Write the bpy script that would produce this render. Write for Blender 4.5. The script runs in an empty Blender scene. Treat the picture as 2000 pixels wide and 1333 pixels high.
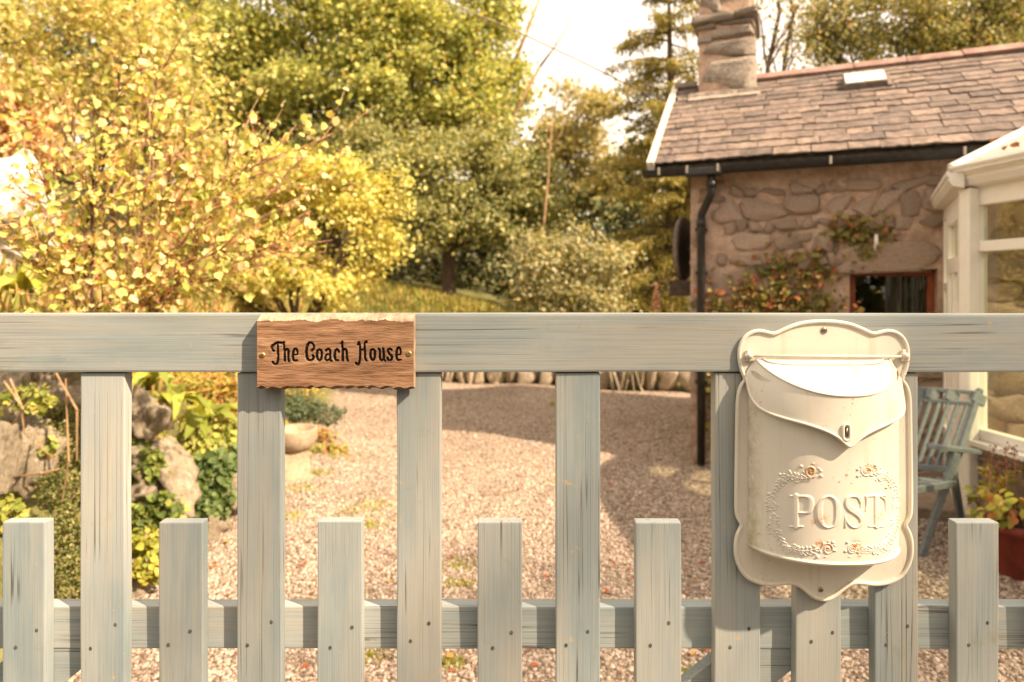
import bpy, bmesh, math, random
import numpy as np
from mathutils import Vector, noise as mnoise

R = math.radians
rnd = random.Random(7)
rng = np.random.default_rng(11)
scene = bpy.context.scene
COL = scene.collection

# ------------------------------------------------------------------ camera, sky, sun, exposure
F = 1250.0            # focal length in photo pixels (2000 wide)
CAMZ = 1.55
HOR = 555.0
D = 1.087             # distance to the gate's front

cam_d = bpy.data.cameras.new('camera')
cam = bpy.data.objects.new('camera', cam_d)
COL.objects.link(cam)
cam.location = (0, 0, CAMZ)
cam.rotation_euler = (R(90), 0, 0)
cam_d.sensor_width = 36.0
cam_d.lens = F / 2000 * 36
cam_d.shift_y = -(666.5 - HOR) / 2000
cam_d.clip_start = 0.05
cam_d.clip_end = 600
cam_d.dof.use_dof = True
cam_d.dof.focus_distance = D - 0.01
cam_d.dof.aperture_fstop = 3.7
scene.camera = cam

SUN = Vector((0.615, -0.405, 0.675)).normalized()
sun_el = math.asin(SUN.z)
sun_az = math.atan2(SUN.x, SUN.y)
world = bpy.data.worlds.new('World')
scene.world = world
world.use_nodes = True
wn = world.node_tree
wn.nodes.clear()
w_out = wn.nodes.new('ShaderNodeOutputWorld')
w_bg = wn.nodes.new('ShaderNodeBackground')
w_sky = wn.nodes.new('ShaderNodeTexSky')
w_sky.sky_type = 'NISHITA'
w_sky.sun_disc = False
w_sky.sun_elevation = sun_el
w_sky.sun_rotation = sun_az
w_sky.dust_density = 4.0
w_mix = wn.nodes.new('ShaderNodeMix')
w_mix.data_type = 'RGBA'
w_mix.inputs[0].default_value = 0.84
w_mix.inputs[7].default_value = (6.5, 5.4, 4.2, 1)       # thin bright cream cloud over the blue
wn.links.new(w_sky.outputs[0], w_mix.inputs[6])
wn.links.new(w_mix.outputs[2], w_bg.inputs[0])
w_bg.inputs[1].default_value = 0.118
wn.links.new(w_bg.outputs[0], w_out.inputs[0])

sd = bpy.data.lights.new('sun', 'SUN')
sd.energy = 4.4
sd.angle = R(0.9)
sd.color = (1.0, 0.78, 0.55)
so = bpy.data.objects.new('sun', sd)
COL.objects.link(so)
so.rotation_euler = SUN.to_track_quat('Z', 'Y').to_euler()

scene.view_settings.view_transform = 'Standard'
scene.view_settings.look = 'None'
scene.view_settings.exposure = 1.42
scene.view_settings.gamma = 1.0
scene.render.engine = 'CYCLES'
scene.cycles.max_bounces = 8
scene.cycles.transparent_max_bounces = 12
scene.cycles.use_denoising = True


# ------------------------------------------------------------------ helpers
def P(px, py, Y):
    """photo pixel at a chosen distance -> point in the place"""
    return np.array(((px - 1000) / F * Y, Y, CAMZ + (HOR - py) / F * Y))


def sstep(a, b, x):
    t = np.clip((x - a) / (b - a), 0, 1)
    return t * t * (3 - 2 * t)


def tag(o, label=None, cat=None, group=None, kind=None):
    if label: o['label'] = label
    if cat: o['category'] = cat
    if group: o['group'] = group
    if kind: o['kind'] = kind
    return o


def empty(name, loc, label, cat, group=None):
    o = bpy.data.objects.new(name, None)
    o.empty_display_size = 0.1
    COL.objects.link(o)
    o.location = tuple(float(v) for v in loc)
    tag(o, label, cat, group)
    return o


def wloc(o):
    v = Vector((0, 0, 0))
    while o is not None:
        v += o.location
        o = o.parent
    return v


def put(name, me, parent=None, loc=None):
    o = bpy.data.objects.new(name, me)
    COL.objects.link(o)
    if parent is not None:
        o.parent = parent
    if loc is not None:
        l = Vector(tuple(float(v) for v in loc))
        o.location = l - (wloc(parent) if parent is not None else Vector((0, 0, 0)))
    return o


def mesh(name, V, faces, mat, smooth=False):
    V = np.asarray(V, dtype=np.float64)
    me = bpy.data.meshes.new(name)
    me.from_pydata([tuple(v) for v in V], [], faces)
    me.update()
    if smooth:
        me.polygons.foreach_set('use_smooth', np.ones(len(me.polygons), dtype=bool))
    if mat: me.materials.append(mat)
    return me


def bigmesh(name, V, Q, mat, colors=None, smooth=False, attr=None):
    """V (n,3); Q (m,k) all faces with k corners"""
    V = np.ascontiguousarray(V, dtype=np.float32)
    Q = np.ascontiguousarray(Q, dtype=np.int32)
    m, k = Q.shape
    me = bpy.data.meshes.new(name)
    me.vertices.add(len(V))
    me.vertices.foreach_set('co', V.ravel())
    me.loops.add(m * k)
    me.loops.foreach_set('vertex_index', Q.ravel())
    me.polygons.add(m)
    me.polygons.foreach_set('loop_start', np.arange(0, m * k, k, dtype=np.int32))
    if smooth:
        me.polygons.foreach_set('use_smooth', np.ones(m, dtype=bool))
    me.update(calc_edges=True)
    me.validate()
    if colors is not None:
        ca = me.color_attributes.new('Col', 'FLOAT_COLOR', 'POINT')
        c4 = np.ones((len(V), 4), dtype=np.float32)
        c4[:, :3] = colors
        ca.data.foreach_set('color', c4.ravel())
    if attr:
        for an, av in attr.items():
            a = me.attributes.new(an, 'FLOAT', 'POINT')
            a.data.foreach_set('value', np.ascontiguousarray(av, dtype=np.float32))
    if mat: me.materials.append(mat)
    return me


def part(name, V, faces, mat, parent, smooth=False, label=None):
    V = np.asarray(V, dtype=np.float64)
    c = V.mean(axis=0)
    o = put(name, mesh(name, V - c, faces, mat, smooth), parent, c)
    if label: o['label'] = label
    return o


class MB:
    """collects boxes, tubes and lathes into one mesh"""
    def __init__(self): self.V, self.F = [], []

    def add(self, V, Fs):
        n = len(self.V)
        self.V.extend([tuple(float(a) for a in v) for v in V])
        self.F.extend([tuple(i + n for i in f) for f in Fs])
        return self

    def box(self, o, ax, ay, az, bev=0.0):
        """o corner, three edge vectors; bevelled edges"""
        o, ax, ay, az = (np.array(v, dtype=float) for v in (o, ax, ay, az))
        bm = bmesh.new()
        cs = {}
        for i in (0, 1):
            for j in (0, 1):
                for k in (0, 1):
                    cs[i, j, k] = bm.verts.new(tuple(o + ax * i + ay * j + az * k))
        for q in (((0,0,0),(0,1,0),(1,1,0),(1,0,0)), ((0,0,1),(1,0,1),(1,1,1),(0,1,1)),
                  ((0,0,0),(1,0,0),(1,0,1),(0,0,1)), ((0,1,0),(0,1,1),(1,1,1),(1,1,0)),
                  ((0,0,0),(0,0,1),(0,1,1),(0,1,0)), ((1,0,0),(1,1,0),(1,1,1),(1,0,1))):
            bm.faces.new([cs[a] for a in q])
        bmesh.ops.recalc_face_normals(bm, faces=bm.faces)
        if bev > 0:
            bmesh.ops.bevel(bm, geom=bm.edges[:], offset=bev, segments=2, profile=0.6, affect='EDGES')
        bm.verts.index_update()
        self.add([v.co[:] for v in bm.verts], [[v.index for v in f.verts] for f in bm.faces])
        bm.free()
        return self

    def tube(self, pts, rad, n=8, closed=False):
        V, Fs = tube(pts, rad, n, closed)
        return self.add(V, Fs)

    def lathe(self, prof, c, n=24):
        V, Fs = [], []
        for r, z in prof:
            for i in range(n):
                a = 2 * math.pi * i / n
                V.append((c[0] + r * math.cos(a), c[1] + r * math.sin(a), c[2] + z))
        for j in range(len(prof) - 1):
            for i in range(n):
                Fs.append((j*n+i, j*n+(i+1) % n, (j+1)*n+(i+1) % n, (j+1)*n+i))
        return self.add(V, Fs)

    def build(self, name, mat, parent=None, smooth=False, label=None):
        V = np.array(self.V)
        c = V.mean(axis=0)
        o = put(name, mesh(name, V - c, self.F, mat, smooth), parent, c)
        if label: o['label'] = label
        return o


def tube(pts, rad, n=8, closed=False):
    pts = [np.array(p, dtype=float) for p in pts]
    m = len(pts)
    if not hasattr(rad, '__len__'): rad = [rad] * m
    V, Fs = [], []
    ref = None
    for i, p in enumerate(pts):
        if closed:
            t = pts[(i + 1) % m] - pts[i - 1]
        else:
            t = pts[min(i + 1, m - 1)] - pts[max(i - 1, 0)]
        t = t / (np.linalg.norm(t) + 1e-12)
        if ref is None:
            ref = np.array((0, 0, 1.0)) if abs(t[2]) < 0.9 else np.array((1.0, 0, 0))
        a = np.cross(t, ref); a /= np.linalg.norm(a) + 1e-12
        b = np.cross(a, t); ref = b
        for k in range(n):
            an = 2 * math.pi * k / n
            V.append(p + (a * math.cos(an) + b * math.sin(an)) * rad[i])
    segs = m if closed else m - 1
    for i in range(segs):
        j = (i + 1) % m
        for k in range(n):
            Fs.append((i*n+k, i*n+(k+1) % n, j*n+(k+1) % n, j*n+k))
    if not closed:
        Fs.append(tuple(range(n - 1, -1, -1)))
        Fs.append(tuple((m-1)*n + k for k in range(n)))
    return V, Fs


def tubes_np(paths):
    """paths = list of (pts, radii, n): joined arrays with quads only"""
    VV, QQ, off = [], [], 0
    for pts, rad, n in paths:
        V, Fs = tube(pts, rad, n)
        Fs = [f for f in Fs if len(f) == 4]
        VV.append(np.array(V)); QQ.append(np.array(Fs) + off); off += len(V)
    return np.concatenate(VV), np.concatenate(QQ)


# ------------------------------------------------------------------ materials
def newmat(name):
    m = bpy.data.materials.new(name)
    m.use_nodes = True
    nt = m.node_tree
    nt.nodes.clear()
    out = nt.nodes.new('ShaderNodeOutputMaterial')
    return m, nt, out


class NT:
    def __init__(self, nt): self.nt = nt
    def n(self, t, **kw):
        nd = self.nt.nodes.new(t)
        for k, v in kw.items(): setattr(nd, k, v)
        return nd
    def l(self, a, b): self.nt.links.new(a, b)
    def val(self, sock, v):
        if hasattr(v, 'is_output') or hasattr(v, 'links'): self.l(v, sock)
        else: sock.default_value = v
    def noise(self, vec, scale=5, detail=4, rough=0.55, dist=0.0):
        nd = self.n('ShaderNodeTexNoise')
        if vec is not None: self.l(vec, nd.inputs['Vector'])
        nd.inputs['Scale'].default_value = scale
        nd.inputs['Detail'].default_value = detail
        nd.inputs['Roughness'].default_value = rough
        nd.inputs['Distortion'].default_value = dist
        return nd.outputs[0]
    def vor(self, vec, scale, feature='F1', out='Distance', rand=1.0):
        nd = self.n('ShaderNodeTexVoronoi', feature=feature)
        if vec is not None: self.l(vec, nd.inputs['Vector'])
        nd.inputs['Scale'].default_value = scale
        nd.inputs['Randomness'].default_value = rand
        return nd.outputs[out]
    def ramp(self, fac, stops):
        nd = self.n('ShaderNodeValToRGB')
        self.l(fac, nd.inputs[0])
        e = nd.color_ramp.elements
        while len(e) > 1: e.remove(e[-1])
        e[0].position = stops[0][0]; c = stops[0][1]
        e[0].color = (*c, 1) if hasattr(c, '__len__') else (c, c, c, 1)
        for p, c in stops[1:]:
            el = e.new(p); el.color = (*c, 1) if hasattr(c, '__len__') else (c, c, c, 1)
        return nd.outputs[0]
    def mix(self, fac, a, b, mode='MIX'):
        nd = self.n('ShaderNodeMix', data_type='RGBA', blend_type=mode)
        for s, v in ((nd.inputs[0], fac), (nd.inputs[6], a), (nd.inputs[7], b)):
            if isinstance(v, (int, float)): s.default_value = v
            elif isinstance(v, tuple): s.default_value = (*v, 1) if len(v) == 3 else v
            else: self.l(v, s)
        return nd.outputs[2]
    def math(self, op, a, b=0.0):
        nd = self.n('ShaderNodeMath', operation=op)
        for s, v in ((nd.inputs[0], a), (nd.inputs[1], b)):
            if isinstance(v, (int, float)): s.default_value = v
            else: self.l(v, s)
        return nd.outputs[0]
    def bump(self, h, strength, dist):
        nd = self.n('ShaderNodeBump')
        nd.inputs['Strength'].default_value = strength
        nd.inputs['Distance'].default_value = dist
        self.l(h, nd.inputs['Height'])
        return nd.outputs[0]
    def coords(self, scale=(1, 1, 1), jitter=True, rot=(0, 0, 0)):
        tc = self.n('ShaderNodeTexCoord')
        v = tc.outputs['Object']
        if jitter:
            oi = self.n('ShaderNodeObjectInfo')
            mu = self.n('ShaderNodeVectorMath', operation='SCALE')
            cb = self.n('ShaderNodeCombineXYZ')
            for i in range(3): self.l(oi.outputs['Random'], cb.inputs[i])
            self.l(cb.outputs[0], mu.inputs[0]); mu.inputs['Scale'].default_value = 37.0
            ad = self.n('ShaderNodeVectorMath', operation='ADD')
            self.l(v, ad.inputs[0]); self.l(mu.outputs[0], ad.inputs[1])
            v = ad.outputs[0]
        mp = self.n('ShaderNodeMapping')
        mp.inputs['Scale'].default_value = scale
        mp.inputs['Rotation'].default_value = rot
        self.l(v, mp.inputs['Vector'])
        return mp.outputs[0]
    def orand(self):
        return self.n('ShaderNodeObjectInfo').outputs['Random']
    def bsdf(self, out, color, rough=0.7, normal=None, metal=0.0, spec=0.4):
        b = self.n('ShaderNodeBsdfPrincipled')
        for s, v in ((b.inputs['Base Color'], color), (b.inputs['Roughness'], rough), (b.inputs['Metallic'], metal)):
            if isinstance(v, (int, float)): s.default_value = v
            elif isinstance(v, tuple): s.default_value = (*v, 1)
            else: self.l(v, s)
        b.inputs['Specular IOR Level'].default_value = spec
        if normal is not None: self.l(normal, b.inputs['Normal'])
        self.l(b.outputs[0], out.inputs[0])
        return b


def plain(name, c, rough=0.6, var=0.12, scale=12, bump=0.15, bdist=0.002, metal=0.0):
    m, nt, out = newmat(name); N = NT(nt)
    v = N.coords()
    f = N.noise(v, scale, 6, 0.6)
    dk = tuple(x * (1 - 2 * var) for x in c); lt = tuple(min(1, x * (1 + 1.6 * var)) for x in c)
    col = N.ramp(f, [(0.3, dk), (0.7, lt)])
    N.bsdf(out, col, rough, N.bump(N.noise(v, scale * 4, 5, 0.6), bump, bdist), metal)
    return m


def painted_wood(name, along):
    m, nt, out = newmat(name); N = NT(nt)
    s = [120.0, 120.0, 120.0]; s['xyz'.index(along)] = 1.8
    g = N.coords(tuple(s))
    s2 = [420.0, 420.0, 420.0]; s2['xyz'.index(along)] = 5.0
    g2 = N.coords(tuple(s2))
    s3 = [9.0, 9.0, 9.0]; s3['xyz'.index(along)] = 2.2
    g3 = N.coords(tuple(s3))
    grain = N.noise(g, 1.0, 5, 0.6, 0.3)
    fine = N.noise(g2, 1.0, 3, 0.6)
    patch = N.noise(g3, 1.0, 4, 0.6)
    paint = N.ramp(patch, [(0.30, (0.245, 0.30, 0.315)), (0.48, (0.33, 0.36, 0.357)), (0.68, (0.395, 0.392, 0.358))])
    worn = N.ramp(grain, [(0.50, (0, 0, 0)), (0.70, (1, 1, 1))])
    wornf = N.math('MULTIPLY', worn, N.math('MULTIPLY', patch, 0.95))
    col = N.mix(N.math('MULTIPLY', wornf, 0.75), paint, (0.43, 0.375, 0.28))
    lines = N.ramp(fine, [(0.35, 0.72), (0.55, 1.0)])
    col = N.mix(0.45, col, N.mix(1.0, col, lines, 'MULTIPLY'))
    crack = N.ramp(N.noise(N.coords(tuple(x * 0.62 if i != 'xyz'.index(along) else 0.75 for i, x in enumerate(s))), 1.0, 2, 0.4, 0.15),
                   [(0.484, (1, 1, 1)), (0.497, (0.32, 0.28, 0.24)), (0.503, (0.32, 0.28, 0.24)), (0.516, (1, 1, 1))])
    gate = N.ramp(N.noise(N.coords((3, 3, 3)), 1.3, 2), [(0.46, 0.0), (0.58, 0.9)])
    col = N.mix(gate, col, N.mix(1.0, col, crack, 'MULTIPLY'))
    # knots and little paint chips
    chips = N.ramp(N.noise(N.coords((45, 45, 45)), 1.0, 4, 0.75), [(0.655, 0.0), (0.70, 0.8)])
    col = N.mix(chips, col, (0.50, 0.36, 0.20))
    alg = N.ramp(N.noise(N.coords((7, 7, 7)), 1.0, 6, 0.75), [(0.60, 0.0), (0.72, 0.5)])
    col = N.mix(alg, col, (0.25, 0.24, 0.135))
    tone = N.ramp(N.orand(), [(0.0, 0.84), (1.0, 1.06)])
    col = N.mix(1.0, col, tone, 'MULTIPLY')
    h = N.math('ADD', N.math('MULTIPLY', grain, 0.6), N.math('MULTIPLY', fine, 0.5))
    N.bsdf(out, col, 0.72, N.bump(h, 0.42, 0.0011), spec=0.25)
    return m


def sign_wood():
    m, nt, out = newmat('sign_wood'); N = NT(nt)
    g = N.coords((7, 90, 90), jitter=False)
    gd = N.coords((30, 420, 420), jitter=False)
    a = N.noise(g, 1.0, 5, 0.62, 0.6)
    b = N.noise(gd, 1.0, 4, 0.65, 0.2)
    col = N.ramp(a, [(0.26, (0.17, 0.085, 0.045)), (0.5, (0.31, 0.168, 0.092)), (0.74, (0.49, 0.30, 0.18))])
    dk = N.ramp(b, [(0.36, 0.42), (0.52, 1.0)])
    col = N.mix(0.9, col, N.mix(1.0, col, dk, 'MULTIPLY'))
    blot = N.ramp(N.noise(N.coords((22, 60, 60), jitter=False), 1.0, 4, 0.7), [(0.6, 0.0), (0.72, 0.7)])
    col = N.mix(blot, col, (0.16, 0.085, 0.05))
    h = N.math('ADD', N.math('MULTIPLY', a, 0.5), N.math('MULTIPLY', b, 0.8))
    N.bsdf(out, col, 0.7, N.bump(h, 0.8, 0.0012), spec=0.25)
    return m


def enamel(name, use_attr=False):
    m, nt, out = newmat(name); N = NT(nt)
    v = N.coords((1, 1, 1), jitter=False)
    big = N.noise(v, 7, 4, 0.6)
    col = N.ramp(big, [(0.3, (0.65, 0.60, 0.51)), (0.7, (0.73, 0.68, 0.59))])
    vs = N.coords((40, 40, 3.5), jitter=False)
    streak = N.ramp(N.noise(vs, 1.0, 5, 0.65), [(0.56, 0.0), (0.76, 0.42)])
    col = N.mix(streak, col, (0.36, 0.31, 0.12))
    sp = N.noise(v, 130, 3, 0.7)
    area = N.ramp(N.noise(v, 16, 3, 0.5), [(0.55, 0.0), (0.66, 1.0)])
    rf = N.math('MULTIPLY', N.ramp(sp, [(0.62, 0.0), (0.68, 1.0)]), area)
    if use_attr:
        at = N.n('ShaderNodeAttribute', attribute_name='rust')
        rr = N.math('MULTIPLY', at.outputs['Fac'], N.ramp(N.noise(v, 210, 4, 0.7), [(0.44, 0.0), (0.56, 1.0)]))
        rf = N.math('MAXIMUM', rf, rr)
        ag = N.n('ShaderNodeAttribute', attribute_name='grime')
        gg = N.math('MULTIPLY', ag.outputs['Fac'], N.ramp(N.noise(v, 60, 5, 0.7), [(0.35, 0.0), (0.7, 0.75)]))
        col = N.mix(gg, col, (0.27, 0.24, 0.10))
    col = N.mix(rf, col, (0.55, 0.20, 0.03))
    N.bsdf(out, col, N.ramp(big, [(0.3, 0.44), (0.7, 0.56)]), N.bump(N.noise(v, 60, 3, 0.5), 0.05, 0.001), spec=0.5)
    return m


def stone_mat(name, c1, c2, c3, scale=6, bd=0.03, lichen=None):
    m, nt, out = newmat(name); N = NT(nt)
    v = N.coords()
    a = N.noise(v, scale, 8, 0.65)
    b = N.noise(v, scale * 6, 6, 0.7)
    col = N.ramp(a, [(0.3, c1), (0.5, c2), (0.7, c3)])
    col = N.mix(0.6, col, N.mix(1.0, col, N.ramp(b, [(0.32, 0.45), (0.55, 1.1)]), 'MULTIPLY'))
    tone = N.ramp(N.orand(), [(0.0, 0.75), (1.0, 1.15)])
    col = N.mix(1.0, col, tone, 'MULTIPLY')
    if lichen:
        lf = N.ramp(N.noise(v, scale * 1.7, 6, 0.75), [(0.47, 0.0), (0.60, 0.85)])
        col = N.mix(lf, col, lichen)
    h = N.math('ADD', N.math('MULTIPLY', a, 0.7), N.math('MULTIPLY', b, 0.45))
    N.bsdf(out, col, 0.9, N.bump(h, 0.9, bd), spec=0.15)
    return m


def leaf_mat(name, trans=0.38, rough=0.5):
    m, nt, out = newmat(name); N = NT(nt)
    at = N.n('ShaderNodeAttribute', attribute_name='Col')
    b = N.n('ShaderNodeBsdfPrincipled')
    N.l(at.outputs['Color'], b.inputs['Base Color'])
    b.inputs['Roughness'].default_value = rough
    b.inputs['Specular IOR Level'].default_value = 0.3
    t = N.n('ShaderNodeBsdfTranslucent')
    N.l(N.mix(1.0, at.outputs['Color'], (1.25, 1.15, 0.6), 'MULTIPLY'), t.inputs['Color'])
    ms = N.n('ShaderNodeMixShader')
    ms.inputs[0].default_value = trans
    N.l(b.outputs[0], ms.inputs[1]); N.l(t.outputs[0], ms.inputs[2])
    N.l(ms.outputs[0], out.inputs[0])
    return m


def glass_mat(name, tint=(0.75, 0.82, 0.72), refl=0.12):
    m, nt, out = newmat(name); N = NT(nt)
    tr = N.n('ShaderNodeBsdfTransparent'); tr.inputs[0].default_value = (*tint, 1)
    gl = N.n('ShaderNodeBsdfGlossy'); gl.inputs['Roughness'].default_value = 0.02
    fr = N.n('ShaderNodeFresnel'); fr.inputs['IOR'].default_value = 1.5
    f = N.math('ADD', fr.outputs[0], refl)
    ms = N.n('ShaderNodeMixShader')
    N.l(f, ms.inputs[0]); N.l(tr.outputs[0], ms.inputs[1]); N.l(gl.outputs[0], ms.inputs[2])
    N.l(ms.outputs[0], out.inputs[0])
    return m


def gravel_mat():
    m, nt, out = newmat('gravel_ground'); N = NT(nt)
    tc = N.n('ShaderNodeTexCoord'); v = tc.outputs['Object']
    at = N.n('ShaderNodeAttribute', attribute_name='drive')
    cc = N.n('ShaderNodeTexVoronoi'); N.l(v, cc.inputs['Vector']); cc.inputs['Scale'].default_value = 62
    sep = N.n('ShaderNodeSeparateColor'); N.l(cc.outputs['Color'], sep.inputs[0])
    peb = N.ramp(sep.outputs[0], [(0.0, (0.24, 0.175, 0.13)), (0.35, (0.37, 0.28, 0.21)), (0.7, (0.47, 0.365, 0.285)), (1.0, (0.57, 0.47, 0.385))])
    edge = N.ramp(cc.outputs['Distance'], [(0.35, 1.0), (0.75, 0.35)])
    peb = N.mix(0.8, peb, N.mix(1.0, peb, edge, 'MULTIPLY'))
    large = N.ramp(N.noise(v, 0.9, 5, 0.6), [(0.35, 0.82), (0.65, 1.1)])
    peb = N.mix(1.0, peb, large, 'MULTIPLY')
    moss = N.ramp(N.noise(v, 1.7, 6, 0.7), [(0.60, 0.0), (0.70, 0.55)])
    peb = N.mix(moss, peb, (0.24, 0.22, 0.07))
    soil = N.ramp(N.noise(v, 5, 8, 0.7), [(0.3, (0.075, 0.06, 0.03)), (0.5, (0.13, 0.13, 0.045)), (0.7, (0.24, 0.21, 0.09))])
    col = N.mix(at.outputs['Fac'], soil, peb)
    h = N.math('ADD', N.math('MULTIPLY', cc.outputs['Distance'], -0.8), N.math('MULTIPLY', N.noise(v, 90, 4, 0.6), 0.3))
    N.bsdf(out, col, 0.92, N.bump(h, 0.9, 0.012), spec=0.15)
    return m


def slate_mat():
    m, nt, out = newmat('slate'); N = NT(nt)
    v = N.coords((1, 1, 1))
    a = N.noise(N.coords((4, 12, 12)), 1.0, 6, 0.65)
    col = N.ramp(N.orand(), [(0.0, (0.135, 0.105, 0.092)), (0.35, (0.178, 0.135, 0.113)), (0.7, (0.208, 0.154, 0.127)), (1.0, (0.255, 0.192, 0.153))])
    col = N.mix(1.0, col, N.ramp(a, [(0.3, 0.72), (0.7, 1.2)]), 'MULTIPLY')
    tc = N.n('ShaderNodeTexCoord').outputs['Object']
    oi = N.n('ShaderNodeObjectInfo').outputs['Location']
    ad = N.n('ShaderNodeVectorMath', operation='ADD'); N.l(N.coords((0.25, 0.13, 0.02), jitter=False), ad.inputs[0]); N.l(oi, ad.inputs[1])
    v = ad.outputs[0]
    st = N.ramp(N.noise(v, 9, 7, 0.72), [(0.36, 0.52), (0.58, 1.08)])
    col = N.mix(1.0, col, st, 'MULTIPLY')
    spots = N.ramp(N.noise(v, 34, 5, 0.75), [(0.60, 0.0), (0.70, 0.75)])
    col = N.mix(spots, col, (0.42, 0.37, 0.29))
    moss = N.ramp(N.noise(v, 14, 6, 0.8), [(0.66, 0.0), (0.72, 0.7)])
    col = N.mix(moss, col, (0.17, 0.15, 0.06))
    N.bsdf(out, col, 0.75, N.bump(N.noise(v, 50, 6, 0.65), 0.5, 0.006), spec=0.3)
    return m


def mortar_mat():
    m, nt, out = newmat('lime_mortar'); N = NT(nt)
    v = N.coords(jitter=False)
    a = N.noise(v, 3.2, 7, 0.62)
    b = N.noise(v, 26, 7, 0.7)
    col = N.ramp(a, [(0.28, (0.36, 0.235, 0.17)), (0.5, (0.52, 0.365, 0.275)), (0.72, (0.60, 0.45, 0.36))])
    col = N.mix(0.7, col, N.mix(1.0, col, N.ramp(b, [(0.3, 0.55), (0.6, 1.08)]), 'MULTIPLY'))
    st = N.ramp(N.noise(N.coords((1.8, 1.8, 0.9), jitter=False), 1.6, 6, 0.7), [(0.52, 0.0), (0.68, 0.6)])
    col = N.mix(st, col, (0.26, 0.19, 0.13))
    h = N.math('ADD', N.math('MULTIPLY', a, 0.8), N.math('MULTIPLY', b, 0.5))
    N.bsdf(out, col, 0.93, N.bump(h, 1.0, 0.03), spec=0.12)
    return m


def bark_mat(name, c):
    m, nt, out = newmat(name); N = NT(nt)
    a = N.noise(N.coords((30, 30, 6)), 1.0, 6, 0.65)
    col = N.ramp(a, [(0.3, tuple(x * 0.5 for x in c)), (0.7, tuple(min(1, x * 1.35) for x in c))])
    N.bsdf(out, col, 0.9, N.bump(a, 0.8, 0.01), spec=0.15)
    return m


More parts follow.
